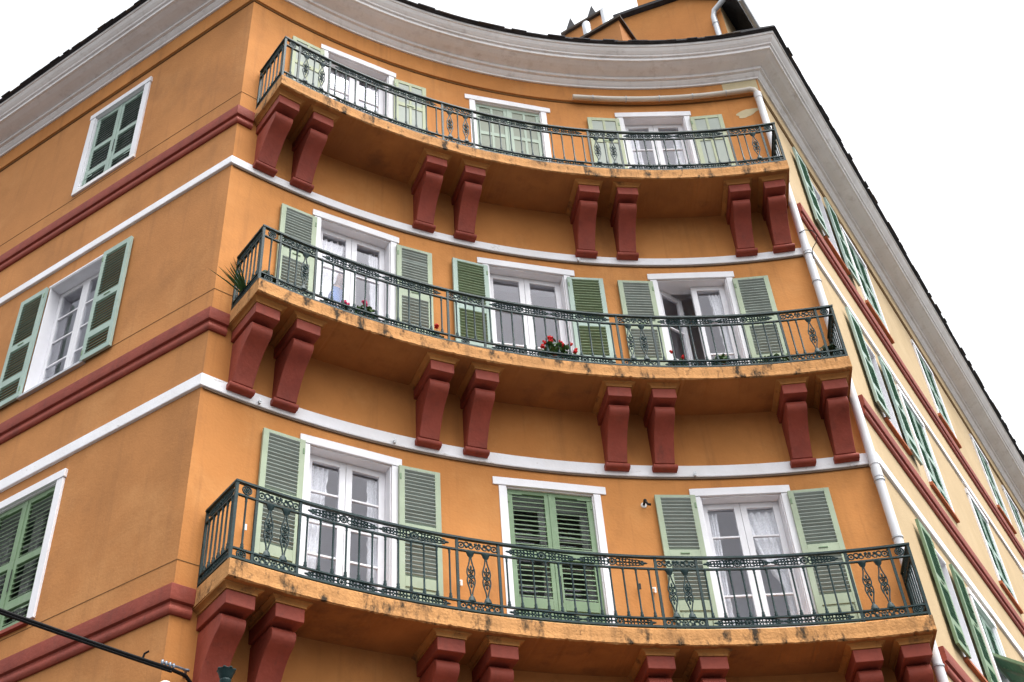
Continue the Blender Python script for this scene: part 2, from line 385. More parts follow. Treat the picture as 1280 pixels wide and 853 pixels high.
# floors and partitions inside
for z in (S[0] - .02, S[1] - .02, S[2] - .02, 17.0):
    mb = MB(); sv = svals(-LEFT_LEN + .3, ARC + RIGHT_LEN - .3, .4)
    ring = [pt(s, -.24) for s in sv] + [FB - (dL + dR) * .3]
    n = len(ring)
    mb.add([(p.x, p.y, z - .26) for p in ring] + [(p.x, p.y, z) for p in ring],
           [tuple(range(n)), tuple(range(2 * n - 1, n - 1, -1))] + [(i, (i + 1) % n, (i + 1) % n + n, i + n) for i in range(n)])
    part('floor_slab', mb, 'interior', B, world=True)
mb = MB()
sv = svals(-6, ARC + 8, .5)
sweep(mb, [(-1.5, 6.9), (-1.5, 16.7)], .3, ARC - .3, closed=False)
for s in (-.9, 2.78, 5.0, 8.6):
    a = pt(s, -.24); b = pt(s, -2.6); mb.add([(a.x, a.y, 6.9), (b.x, b.y, 6.9), (b.x, b.y, 16.7), (a.x, a.y, 16.7)], [(0, 1, 2, 3)])
part('partition', mb, 'interior', B, world=True)

# frieze, cornice, string courses
END0, END1 = -LEFT_LEN, ARC + RIGHT_LEN
mb = MB(); sweep(mb, [(0.0, 16.445), (.035, 16.455), (.035, 16.80), (0.0, 16.80)], END0, END1 - RIGHT_LEN)
part('frieze', mb, 'ochre', B, world=True)
mb = MB(); sweep(mb, [(0.0, 16.445), (.035, 16.455), (.035, 16.80), (0.0, 16.80)], ARC, END1)
part('frieze', mb, 'cream', B, world=True)
mb = MB(); sweep(mb, [(.002, 16.425), (.012, 16.425), (.012, 16.447), (.002, 16.447)], END0, END1)
part('frieze_shadow_line', mb, 'dark_line', B, world=True)  # dark strip standing in for the drip shadow below the frieze
corn = [(0.02, 16.785), (.06, 16.785), (.062, 16.812), (.085, 16.830), (.112, 16.862), (.118, 16.884), (.155, 16.886), (.158, 16.934), (.185, 16.938),
        (.21, 16.945), (.26, 16.957), (.31, 16.974), (.355, 16.996), (.372, 17.008), (.405, 17.010), (.409, 17.064), (.438, 17.068), (.445, 17.088),
        (.462, 17.102), (.49, 17.130), (.512, 17.162), (.520, 17.180), (.536, 17.182), (.538, 17.226), (0.02, 17.226)]
mb = MB(); sweep(mb, corn, END0, END1, step=.12)
o = part('cornice', mb, 'cornice', B, world=True)
for k, (zb, zt) in enumerate(((9.622, 9.778), (13.018, 13.145))):
    mb = MB(); sweep(mb, [(0, zb), (.030, zb + .004), (.034, zb + .012), (.034, zt - .006), (.028, zt), (0, zt)], END0, END1, step=.12)
    part('string_course', mb, 'bandwhite', B, world=True)
# red moulded courses on the side walls (they stop at the balcony slabs)
redp = lambda z: [(0, z - .275), (.02, z - .275), (.035, z - .262), (.042, z - .235), (.038, z - .205), (.028, z - .19), (.028, z - .165), (.055, z - .155), (.062, z - .13), (.062, z - .006), (.055, z), (0, z)]
for k, z in enumerate((7.362, 10.66, 14.07)):
    mb = MB(); sweep(mb, redp(z), END0, .187)
    part('red_course', mb, 'red', B, world=True, smooth=True)
    mb = MB(); sweep(mb, redp(z + .02), ARC + .09, END1)
    part('red_course', mb, 'red', B, world=True, smooth=True)
for zb in (9.622, 13.018):
    mb = MB(); sweep(mb, [(.004, zb - .020), (.020, zb - .020), (.022, zb - .004), (.004, zb - .002)], 0.02, ARC - .02, step=.12)
    part('wall_cable', mb, 'wallcable', B, world=True)
# hairline joints
for z in (7.636, 10.985, 14.42):
    mb = MB(); sweep(mb, [(.001, z - .0035), (.0035, z - .0035), (.0035, z + .0035), (.001, z + .0035)], END0, .55)
    part('wall_joint', mb, 'dark_line', B, world=True)
# bare plaster patches on the front wall below the cornice
def patch(pts, d=.004):
    mb = MB(); c = [arc_pt(u, d) for u, z in pts]; n = len(pts)
    mb.add([(p.x, p.y, z) for p, (u, z) in zip(c, pts)], [tuple(range(n))]); return mb
pts = []
for i in range(28):
    a = 2 * PI * i / 28; r = 1 + .13 * math.sin(3 * a + 1) + .07 * math.sin(5 * a) + random.uniform(-.05, .05)
    pts.append((7.44 + .165 * r * math.cos(a), 16.075 + .085 * r * math.sin(a) + .25 * .165 * math.cos(a)))
part('plaster_patch', patch(pts), 'patch', B, world=True)
mb = MB(); sweep(mb, [(.036, 16.53), (.039, 16.53), (.039, 16.79), (.036, 16.79)], 7.18, ARC - .001)
part('plaster_patch', mb, 'patch', B, world=True)

# roof: eaves of rough slates, roof slope
mb = MB(); sweep(mb, [(.54, 17.23), (.58, 17.235), (.585, 17.262), (-3.2, 18.5), (-3.2, 18.42), (.5, 17.226)], END0 + .01, END1 - .01, step=.3)
rf = part('roof', mb, 'slate', B, world=True)
mb = MB()
s = END0 + .1
while s < END1 - .3:
    w = random.uniform(.13, .32)
    for lay in range(3):
        if lay and random.random() < .25: continue
        j = random.uniform(-.05, .05); d1 = .575 + .022 * (lay == 0) - .012 * lay + random.uniform(-.012, .018); zz = 17.238 + lay * .022 + random.uniform(-.006, .006)
        t = random.uniform(.012, .022); tilt = random.uniform(.08, .14)
        q = []
        ok = True
        for ds in (j, w + j):
            for dd in (.25, d1):
                p = pt(s + ds, dd)
                q.append((p.x, p.y, zz + (d1 - dd) * tilt + random.uniform(-.004, .004)))
        vs = q + [(x, y, z + t) for x, y, z in q]
        if (s + j < 0 < s + w + j) or (s + j < ARC < s + w + j): continue
        mb.add(vs, [(0, 1, 3, 2), (4, 6, 7, 5), (0, 2, 6, 4), (1, 5, 7, 3), (0, 4, 5, 1), (2, 3, 7, 6)], 0 if random.random() < .7 else 1)
    s += w * .82
for sc in (0.0, ARC):     # corner slates
    for lay in range(3):
        q = [pt(sc, .60 - .01 * lay), pt(sc - .25, .59), pt(sc - .25, .2), pt(sc, .2), pt(sc + .25, .2), pt(sc + .25, .59)]
        zz = 17.24 + .022 * lay; mb.add([(p.x, p.y, zz) for p in q] + [(p.x, p.y, zz + .016) for p in q], [(0, 1, 2, 3), (0, 3, 4, 5), (6, 7, 8, 9), (6, 9, 10, 11), (0, 1, 7, 6), (5, 0, 6, 11), (1, 2, 8, 7), (4, 5, 11, 10)], 0)
part('eaves_slates', mb, ['slate', 'slatewarm'], rf, world=True)

# attic storey set back on the roof
def frame3(P, lat, dep, z):     # lat = to the left along dL (negative = left), dep = inwards along dR
    q = P - dL * lat + dR * dep; return (q.x, q.y, z)
P0 = Rc - nR * .35 + dR * .8
top = [(-1.86, 21.325), (-1.4, 21.17), (-.65, 20.91), (0.0, 20.30)]
mb = MB()
vs = [frame3(P0, l, 0, 17.0) for l, z in top] + [frame3(P0, l, 0, z) for l, z in top] + [frame3(P0, l, 6, 17.0) for l, z in top] + [frame3(P0, l, 6, z) for l, z in top]
fs = [(i, i + 1, i + 5, i + 4) for i in range(3)] + [(8 + i, 12 + i, 13 + i, 9 + i) for i in range(3)] + [(3, 11, 15, 7), (0, 4, 12, 8)] + [(4 + i, 5 + i, 13 + i, 12 + i) for i in range(3)]
mi = [0] * 6 + [1] + [0] * 4
mb.v = vs; mb.f = fs; mb.m = mi
attic = part('attic', mb, ['ochre', 'cream'], B, world=True)
mb = MB()
top2 = [(-1.93, 21.36), (-1.4, 21.185), (-.65, 20.93), (.02, 20.30), (.34, 19.86)]
for (l0, z0), (l1, z1) in zip(top2, top2[1:]):
    mb.add([frame3(P0, l, dp, z + dz) for l, z in ((l0, z0), (l1, z1)) for dp in (-.10, 6.2) for dz in (0.003, .075)],
           [(0, 1, 3, 2), (4, 6, 7, 5), (0, 4, 5, 1), (2, 3, 7, 6), (0, 2, 6, 4), (1, 5, 7, 3)])
part('attic_roof', mb, 'slate', attic, world=True)
mb = MB()
mb.tube([frame3(P0, .40, -.12, 19.84), frame3(P0, .40, 6, 19.84)], .05, 8)
part('attic_gutter', mb, 'zinc', attic, world=True, smooth=True)
mb = MB()
mb.tube([frame3(P0, -.14, -.06, 17.3), frame3(P0, -.14, -.06, 19.85), frame3(P0, -.10, -.07, 19.98), frame3(P0, .10, -.10, 20.08), frame3(P0, .16, -.10, 20.16), frame3(P0, .2, -.1, 20.4)], .05, 10)
mb.tube([frame3(P0, -.14, -.06, 19.62), frame3(P0, -.14, -.06, 19.645)], .06, 10); mb.tube([frame3(P0, -.14, -.06, 19.2), frame3(P0, -.14, -.06, 19.225)], .06, 10)
part('attic_drainpipe', mb, 'zinc', attic, world=True, smooth=True)
# chimneys
def chimney(P, l0, l1, d0, d1, z1, cope=.06, mats=('ochre', 'slatewarm')):
    mb = MB()
    def bx(a, b, c, d, e, f, mi):
        mb.add([frame3(P, l, dp, z) for l in (a, b) for dp in (c, d) for z in (e, f)], [(0, 1, 3, 2), (4, 6, 7, 5), (0, 4, 5, 1), (2, 3, 7, 6), (0, 2, 6, 4), (1, 5, 7, 3)], mi)
    bx(l0, l1, d0, d1, 17.2, z1, 0); bx(l0 - .06, l1 + .06, d0 - .06, d1 + .06, z1 + .001, z1 + cope, 1)
    return mb
PC = Rc - nR * .35
ch = part('chimney', chimney(PC, -2.62, -1.60, .02, .76, 20.14), ['ochre_left', 'slatewarm'], rf, world=True, label='wide low ochre chimney beside the attic')
mb = MB()
for l, dp, z1 in ((-2.25, .10, 20.70), (-1.93, .30, 21.12)):
    a = frame3(PC, l, dp, 20.19); mb.lathe([(.075, 0), (.075, z1 - 20.19 - .03), (.06, z1 - 20.19)], 12, a)
part('flue', mb, 'zinc', ch, world=True, smooth=True)
ch2 = part('chimney', chimney(PC, -3.0, -2.22, .80, 1.25, 21.82), ['ochre_left', 'slatewarm'], rf, world=True, label='taller ochre chimney with two pointed caps')
mb = MB()
for l in (-2.88, -2.40):
    for (a, b) in ((-.10, -.02), (.02, .10)):
        pass
    c = [frame3(PC, l + x, 0.9 + y, 21.9) for x, y in ((-.12, -.09), (.12, -.09), (.12, .09), (-.12, .09))]
    ap = frame3(PC, l, 0.9, 22.43); mb.add(c + [ap], [(0, 1, 2, 3), (0, 1, 4), (1, 2, 4), (2, 3, 4), (3, 0, 4)])
part('chimney_cap', mb, 'slate', ch2, world=True)
part('chimney', chimney(P0, -1.62, -1.06, .55, 1.3, 23.6), ['ochre', 'slatewarm'], rf, world=True, label='narrow ochre chimney above the attic roof')

# ------------------------------------------------------------------ balconies: slab > brackets and their mouldings
SLAB_D = [.665, .665, .715]
SU0, SU1 = .19, 7.605
BRK = [.392, .885, 2.53, 3.085, 4.725, 5.28, 6.875, 7.37]
def bracket_mesh():
    mb = MB()
    mb.prism([(0.01, -.055), (-.556, -.055), (-.556, -.188), (0.01, -.188)], -.1375, .1375)
    mb.prism([(0.01, -.1885), (-.39, -.1885), (-.39, -.2145), (0.01, -.2145)], -.105, .105)
    prof = [(.01, -.215), (-.405, -.215), (-.438, -.225), (-.457, -.248), (-.463, -.280), (-.458, -.308), (-.440, -.338), (-.405, -.366), (-.360, -.394), (-.314, -.430), (-.272, -.474), (-.232, -.528),
            (-.196, -.590), (-.162, -.655), (-.132, -.722), (-.112, -.783), (.01, -.783)]
    mb.prism(prof, -.115, .115)
    roll = [(.01, -.7835)]
    for i in range(11):
        a = PI * .5 + PI * i / 10
        roll.append((-.088 + .036 * math.cos(a), -.8195 + .036 * math.sin(a)))
    roll.append((.01, -.8555))
    mb.prism(roll, -.142, .142)
    return mb.mesh('bracket', [M['red']], True)
def cap_mesh():
    mb = MB()
    z = [(-.0545, .010), (-.046, .010), (-.045, .004), (-.036, .007), (-.026, .016), (-.017, .032), (-.011, .050), (0.006, .053)]
    vs = []; fs = []
    for zz, g in z:
        hw = .139 + g; d = .560 + g * .8
        vs += [(-hw, .01, zz), (-hw, -d, zz), (hw, -d, zz), (hw, .01, zz)]
    for i in range(len(z) - 1):
        for j in range(4): fs.append((i * 4 + j, i * 4 + (j + 1) % 4, (i + 1) * 4 + (j + 1) % 4, (i + 1) * 4 + j))
    fs.append((0, 1, 2, 3)); k = (len(z) - 1) * 4; fs.append((k, k + 3, k + 2, k + 1))
    mb.add(vs, fs); return mb.mesh('bracket_moulding', [M['capstone']])
brk_src = cap_src = None
for k in range(3):
    z = S[k]; d = SLAB_D[k]; zb = z - .178
    mb = MB()
    prof = [(-.02, z), (d - .008, z), (d + .004, z - .012), (d + .004, z - .05), (d, z - .12), (d + .002, z - .17), (d - .015, zb), (-.02, zb)]
    sv = [SU0 + (SU1 - SU0) * i / 240 for i in range(241)]; n = len(prof); vs = []; fs = []; ms = []
    for i, u in enumerate(sv):
        j1 = math.sin(u * 7 + k) * .002 + random.gauss(0, .0012); w1 = math.sin(u * 5.3 + k) * .002 + math.sin(u * 13 + 2 * k) * .0018; j2 = w1 + random.gauss(0, .0022) + (random.uniform(.004, .014) if random.random() < .05 else 0)
        for q, (dd, zz) in enumerate(prof):
            jz = j2 if q in (5, 6) else 0; jd = j1 if 2 <= q <= 5 else 0
            p = arc_pt(u, dd + jd); vs.append((p.x, p.y, zz + (abs(jz) if q in (5,) else jz)))
    for i in range(len(sv) - 1):
        for j in range(n):
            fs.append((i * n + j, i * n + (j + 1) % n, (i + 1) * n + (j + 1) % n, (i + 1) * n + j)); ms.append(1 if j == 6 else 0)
    fs.append(tuple(range(n))); fs.append(tuple((len(sv) - 1) * n + j for j in range(n - 1, -1, -1))); ms += [0, 0]
    mb.v = vs; mb.f = fs; mb.m = ms
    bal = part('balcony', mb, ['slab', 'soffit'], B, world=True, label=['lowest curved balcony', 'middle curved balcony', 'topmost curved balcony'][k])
    for u in BRK:
        W = place('A', u, zb)
        if k == 2: W = W @ Matrix.Diagonal((1, 1.07, 1, 1))
        if brk_src is None:
            brk_src = link('bracket', bracket_mesh(), bal, W); addbevel(brk_src, .007)
            cap_src = link('bracket_moulding', cap_mesh(), bal, W)
        else:
            copy(brk_src, bal, W); copy(cap_src, bal, W)

# ------------------------------------------------------------------ doors and windows
def shutter_mb(w, h, panels, mi_f=0, mi_s=1, tilt=1, stile=.062, th=.036, pitch=.046, slat_w=.052, zoff=0, solidback=False):
    """x from 0 to w, z from 0 to h; y 0 = outer face, th = inner. panels: list of (z0,z1,type)"""
    mb = MB()
    mb.box(0, stile, 0, th, 0, h, mi_f); mb.box(w - stile, w, 0, th, 0, h, mi_f)
    edges = [0.0]
    for z0, z1, t in panels:
        mb.box(stile, w - stile, 0.001, th - .001, edges[-1], z0, mi_f); edges.append(z1)
    mb.box(stile, w - stile, 0.001, th - .001, edges[-1], h, mi_f)
    for z0, z1, t in panels:
        if t == 'solid':
            mb.box(stile, w - stile, .012, th - .012, z0, z1, mi_f)
            mb.box(stile + .03, w - stile - .03, .004, th - .004, z0 + .03, z1 - .03, mi_f)
        elif t == 'flat':
            mb.box(stile, w - stile, .012, th - .010, z0, z1, mi_s)
        elif t == 'split':
            xm = w / 2
            mb.box(xm - .018, xm + .018, .002, th - .002, z0, z1, mi_f)
            for xa, xb in ((stile, xm - .018), (xm + .018, w - stile)): mb.box(xa, xb, .010, th - .012, z0, z1, mi_s)
        else:
            n = max(1, int(round((z1 - z0) / pitch))); p = (z1 - z0) / n
            mi = mi_s
            for i in range(n):
                zc = z0 + p * (i + .5); a = tilt * math.radians(42) + math.radians(random.gauss(0, 2.2) + (random.choice((-14, 12)) if random.random() < .02 else 0)); hw = slat_w / 2
                dy, dz = math.cos(a) * hw, math.sin(a) * hw
                jx = random.uniform(-.004, .004) if False else 0
                y0, za, y1, zb2 = th / 2 - dy, zc - dz, th / 2 + dy, zc + dz
                t2 = .0035
                mb.prism([(y0, za - t2), (y1, zb2 - t2), (y1, zb2 + t2), (y0, za + t2)], stile - .006, w - stile + .006, mi)
    return mb
def hinges(mb, w, h, mi, side):
    x = .01 if side < 0 else w - .01
    for z in (h * .08, h * .5, h * .93):
        mb.box(x - .012, x + .012, -.008, .001, z - .03, z + .03, mi); mb.box(min(x, x - side * .12), max(x, x - side * .12), -.005, .0005, z + .01, z + .025, mi)

def leaf_mb(w, h, rows, kick, hang, st=.07, cols=1):
    """one glazed leaf: x 0..w, z 0..h, y 0..0.045 (0 = outside); returns frame and pane"""
    mb = MB(); y0, y1 = 0, .045
    mb.box(0, st, y0, y1, 0, h); mb.box(w - st, w, y0, y1, 0, h)
    mb.box(st, w - st, y0 + .001, y1 - .001, h - st, h); mb.box(st, w - st, y0 + .001, y1 - .001, 0, kick)
    if kick > .2: mb.box(st + .03, w - st - .03, y0 - .006, y1 - .006, .09, kick - .06)
    zs = [kick + (h - st - kick) * i / rows for i in range(1, rows)]
    for z in zs: mb.box(st, w - st, y0 + .006, y1 - .006, z - .011, z + .011)
    for c in range(1, cols):
        x = st + (w - 2 * st) * c / cols; mb.box(x - .011, x + .011, y0 + .007, y1 - .007, kick, h - st)
    pn = MB(); pn.box(st - .004, w - st + .004, .020, .024, kick - .004, h - st + .004)
    return mb, pn

def opening(wall, uc, z0, z1, hw, name, head=True, style='arch', depth=.20, headw=None, jamb=.085, sill=False):
    """architrave and lined reveal of an opening; local origin at the opening's bottom centre on the wall"""
    W = place(wall, uc, z0); h = z1 - z0; mb = MB()
    # reveal lining
    t = .012
    y0 = -.006
    mb.box(-hw - .003, -hw + t, y0, depth + .06, 0, h - .001); mb.box(hw - t, hw + .003, y0, depth + .06, 0, h - .001)
    mb.box(-hw + t, hw - t, y0, depth + .06, h - t, h + .003); mb.box(-hw + t, hw - t, .01, depth + .06, -.01, .004)
    if style == 'arch':
        mb.box(-hw - jamb, -hw - .0005, -.028, .012, 0, h - .0005); mb.box(hw + .0005, hw + jamb, -.028, .012, 0, h - .0005)
        hh = headw or hw + jamb + .03
        mb.box(-hh, hh, -.036, .012, h + .0035, h + .103)
    elif style == 'thin':
        mb.box(-hw - .02, hw + .02, -.012, .012, h + .0035, h + .035)
    if sill: mb.box(-hw - jamb - .02, hw + jamb + .02, -.05, .02, -.055, -.008)
    o = part(name, mb, 'white', B, W, bevel=.004)
    return o, W
def leaves(o, W, hw, h, rows, kick, depth=.115, rows_open=None, openL=0, openR=0, cols=1, st=.07, z0=.015):
    w = hw - .016
    for side in (-1, 1):
        fm, pn = leaf_mb(w, h - .03, rows, kick, side, st=st, cols=cols)
        ang = openL if side < 0 else openR
        if side < 0:
            T = W @ Matrix.Translation((-hw + .014, depth, z0)) @ Matrix.Rotation(ang, 4, 'Z')
        else:
            T = W @ Matrix.Translation((hw - .014, depth, z0)) @ Matrix.Rotation(-ang, 4, 'Z') @ Matrix.Translation((-w, 0, 0))
        part('door_leaf' if kick > .2 or h > 1.8 else 'window_leaf', fm, 'white', o, T, bevel=.003)
        part('pane', pn, 'glass', o, T)
def shutters_open(o, W, hw, z0, h, sw, panels, mats, d=.052, tilt=-1, angL=0, angR=0, gap=.004, overlap=.10, uc=None, zw=0):
    """two shutters folded back on the wall; overlap = how far the hinge side covers the jamb"""
    for side in (-1, 1):
        mb = shutter_mb(sw, h, panels, tilt=tilt)
        if side < 0: T = W @ Matrix.Translation((-hw - overlap, -d, z0)) @ Matrix.Rotation(angL, 4, 'Z') @ Matrix.Translation((-sw, 0, 0))
        else: T = W @ Matrix.Translation((hw + overlap, -d, z0)) @ Matrix.Rotation(angR, 4, 'Z')
        if uc is not None:
            T = place('A', uc + side * (hw + overlap + sw / 2), zw + z0, d + .006) @ Matrix.Rotation(angL if side < 0 else angR, 4, 'Z') @ Matrix.Translation((-sw / 2, 0, 0))
        # small catch and hinge straps
        xh = sw - .015 if side < 0 else .015
        for z in (.12, h - .14): mb.box(xh - .01, xh + .01, -.006, .001, z - .035, z + .035, 2)
        mb.box(sw / 2 - .05, sw / 2 + .05, -.008, .0005, panels[-1][0] - .055, panels[-1][0] - .040, 2)
        part('shutter', mb, mats + ['shutter3'], o, T, bevel=.003)
def shutters_closed(o, W, hw, z0, h, panels, mats, d=.02, tilt=1, pitch=.057, slat_w=.040):
    sw = hw - .012
    for side in (-1, 1):
        mb = shutter_mb(sw, h, panels, tilt=tilt, pitch=pitch, slat_w=slat_w)
        xs = .012 if side < 0 else sw - .012
        for z in (.14, h - .12):
            mb.box(xs - .014, xs + .014, -.008, .0005, z - .05, z + .05, 2)
            a, b = (xs, xs + .16) if side < 0 else (xs - .16, xs)
            mb.box(a, b, -.006, .0004, z + .055, z + .075, 2)
        if side > 0: mb.box(-.018, .018, -.008, -.0005, 0.02, h - .02, 2); mb.tube([(.03, -.012, h * .30), (.03, -.012, h * .46)], .006, 5, 3)
        T = W @ Matrix.Translation((-hw + .01 if side < 0 else .002, d, z0))
        part('shutter', mb, mats + [mats[0], 'dark'], o, T, bevel=.002)

SHP = [(.56, 1.08, 'lv'), (1.235, 1.90, 'lv')]           # louvred panels of the tall shutters
SHPO = [(.10, .50, 'solid'), (.62, 1.10, 'lv'), (1.235, 1.91, 'lv')]
sh_h = 1.945
for k in range(3):
    for i, uc in enumerate(DC[k]):
        hw = HW_MID if i == 1 else HW_SIDE
        z0 = S[k] + .012; h = HEAD[k] - z0
        closed = (i == 1 and k != 1)
        o, W = opening('A', uc, z0, HEAD[k], hw, 'french_door', depth=(.28 if closed else .20), headw=(.645 if i == 1 else .568))
        rows, kick = (4, .42) if k == 0 else ((3, .30) if k == 1 else (3, .42))
        leaves(o, W, hw, h, rows, kick, depth=(.25 if closed else .115), openL=(math.radians(36) if (k, i) == (1, 2) else 0))
        shz = .035
        if closed:
            if k == 0: shutters_closed(o, W, hw, .03, h - .04, [(.08, .50, 'solid'), (.62, 1.10, 'lv'), (1.24, 1.895, 'lv')], ['shutter3', 'shutter3'])
            else: shutters_closed(o, W, hw, .03, h - .04, [(.08, .55, 'split'), (.62, 1.28, 'split'), (1.35, 1.89, 'split')], ['shutter6', 'panel6'])
        elif k == 2:
            shutters_open(o, W, hw, shz, 1.885, .475, [(.10, .60, 'split'), (.68, 1.32, 'split'), (1.40, 1.82, 'split')], ['shutter4', 'panel4'], overlap=.075, uc=uc, zw=z0)
        elif (k, i) == (1, 1):
            shutters_open(o, W, hw, shz, sh_h, .47, SHPO, ['shutter2', 'slat2'], tilt=-.55, overlap=.03, angL=math.radians(2), angR=math.radians(-2), uc=uc, zw=z0, d=.06)
        else:
            shutters_open(o, W, hw, shz, sh_h, .46, SHPO, ['shutter', 'slat'], overlap=.07, uc=uc, zw=z0)
# left wall windows
WP3 = [(.06, .26, 'lv'), (.36, .80, 'lv'), (.90, None, 'lv')]
for k, uc, za, zb, hw in LWIN:
    h = zb - za
    if k == 1:
        o, W = opening('L', uc, za, zb, hw, 'window', style='thin', depth=.26)
        leaves(o, W, hw, h, 4, .09, depth=.145, st=.06)
        shutters_open(o, W, hw, -.035, h + .02, .47, [(.08, .32, 'lv'), (.42, .88, 'lv'), (.98, h - .06, 'lv')], ['shutter2', 'slat2l'], tilt=1, overlap=.0, d=.056)
        mb = MB(); mb.box(-hw - .04, hw + .04, -.05, .03, -.05, -.013); part('sill', mb, 'zinc', o, W, bevel=.004)
    else:
        o, W = opening('L', uc, za, zb, hw, 'window', headw=hw + .115, jamb=.10)
        leaves(o, W, hw, h, 4, .09, depth=.20, st=.06)
        shutters_closed(o, W, hw, .01, h - .02, [(.08, .26, 'lv'), (.36, .78, 'lv'), (.86, h - .09, 'lv')], ['shutter2', 'slat2d'] if k == 2 else ['shutter3', 'shutter3'])
        if k == 0:
            mb = MB(); mb.box(-hw - .02, hw + .02, -.045, .02, -.045, -.002); part('sill', mb, 'red', o, W, bevel=.004)
        else:
            mb = MB(); mb.box(-hw - .10, hw + .10, -.03, .02, -.07, -.002); part('sill', mb, 'cornice', o, W, bevel=.004)
# right wall windows
for k, uc, typ in RWIN:
    za, zb = RZ[k]; h = zb - za; hw = RHW[typ]
    green = ['shutter5', 'shutter3'] if k == 0 else ['shutter2', 'shutter5']
    PN = [(.08, .26, 'lv'), (.36, .80, 'lv'), (.90, h - .07, 'lv')]
    if typ == 'open':
        o, W = opening('R', uc, za, zb, hw, 'window', style='thin', depth=.26)
        leaves(o, W, hw, h, 4, .09, depth=.21, st=.06)
        shutters_open(o, W, hw, -.02, h + .01, .46, PN, ['shutter2' if k else 'shutter3', 'shutter5'], tilt=1, overlap=.0, d=.075)
        mb = MB(); mb.box(-hw - .08, hw + .08, -.05, .03, -.06, -.013); part('sill', mb, 'terracotta', o, W, bevel=.004)
    else:
        o, W = opening('R', uc, za, zb, hw, 'window', headw=hw + .11, jamb=.09)
        leaves(o, W, hw, h, 4, .09, depth=.20, st=.06)
        if typ == 'flap':
            shutters_closed(o, W, hw, .86, h - .87, [(.06, h - .87 - .08, 'lv')], ['shutter2', 'shutter5'])
            for side in (-1, 1):
                sw = hw - .012
                mb = shutter_mb(sw, .82, [(.06, .38, 'lv'), (.44, .76, 'lv')])
                T = W @ Matrix.Translation((-hw + .01 if side < 0 else .002, .01, .85)) @ Matrix.Rotation(math.radians(-52), 4, 'X') @ Matrix.Translation((0, 0, -.83))
                part('shutter', mb, ['shutter3', 'shutter5'], o, T, label='lower shutter flap propped outwards')
        else:
            shutters_closed(o, W, hw, .01, h - .02, PN, ['shutter2', 'shutter5'], d=-.01)
        mb = MB(); mb.box(-hw - .10, hw + .12, -.05, .02, -.06, -.002); part('sill', mb, 'terracotta', o, W, bevel=.004)

# ------------------------------------------------------------------ balcony railings (each one a thing)
RD = [.61, .61, .665]; CU0, CU1 = .215, 7.595
POSTS = [.215, .435, .895, 2.60, 3.06, 4.805, 5.26, 6.91, 7.385, 7.595]
RH = [.045, .135, .69, .825]
def baluster_mesh():
    mb = MB(); mb.lathe([(.017, .142), (.019, .165), (.013, .18), (.016, .19), (.010, .205), (.0095, .63), (.013, .645), (.010, .655), (.014, .672), (.017, .683)], 7)
    return mb.mesh('baluster', [M['iron']], True)
def ornate_mesh():
    mb = MB()
    bell = [(.043, .142), (.043, .152), (.036, .165), (.030, .185), (.014, .205), (.012, .22)]
    mb.lathe(bell, 9, sy=.55); mb.lathe([(r, .826 - z) for r, z in bell], 9, sy=.55)
    ws = [(.20, .006), (.25, .012), (.30, .025), (.335, .036), (.37, .040), (.395, .036), (.413, .030), (.431, .036), (.456, .040), (.49, .036), (.526, .025), (.576, .012), (.63, .006)]
    for sgn in (-1, 1): mb.tube([(sgn * w, 0, z) for z, w in ws], .008, 5)
    mb.ring(0, 0, .413, .022, .009, 10, 5); mb.blob((0, 0, .413), .012, .012, .012, 6)
    for z in (.358, .468):
        mb.ring(0, 0, z, .021, .007, 8, 4); mb.blob((0, 0, z), .011, .007, .013, 6)
        for sgn in (-1, 1): mb.blob((sgn * .026, 0, z + (.022 if z > .413 else -.022)), .010, .007, .016, 5)
    for z in (.312, .514): mb.blob((0, 0, z), .012, .007, .024, 6)
    return mb.mesh('ornate_baluster', [M['iron']], True)
def arabesque_mesh(W=.76):
    """spindle-shaped scroll panel, centred at origin, about 9 cm high"""
    mb = MB(); hw = W / 2
    mb.ring(0, 0, 0, .036, .008, 14, 5); mb.blob((0, 0, 0), .018, .014, .018)
    for a in range(8): mb.blob((.026 * math.cos(a * PI / 4), 0, .026 * math.sin(a * PI / 4)), .007, .009, .007, 5)
    out = lambda x: .040 * math.sqrt(max(0.0, 1 - (max(0, x - .10) / (hw - .10)) ** 1.6))
    for sg in (-1, 1):
        x = .062; i = 0
        while x < hw - .045:
            f = out(x) / .040
            big = .021 if i % 3 == 0 else .0155
            for sz in (-1, 1):
                jz = .019 * f
                mb.ring(sg * x, 0, sz * jz, big * (.55 + .45 * f), .0068, 9, 4)
                mb.blob((sg * (x + .019), 0, sz * out(x + .019) * .92), .013, .008, .009, 5)
                if i % 2: mb.blob((sg * (x + .016), 0, sz * .010 * f), .012, .008, .006, 5)
            if i % 3 == 1: mb.blob((sg * x, 0, 0), .016, .009, .010, 6)
            x += .0345; i += 1
        mb.blob((sg * (hw - .036), 0, 0), .034, .009, .013, 6)
        mb.blob((sg * (hw - .058), 0, .012), .022, .008, .007, 5); mb.blob((sg * (hw - .058), 0, -.012), .022, .008, .007, 5)
    return mb.mesh('scroll_panel', [M['iron']], True)
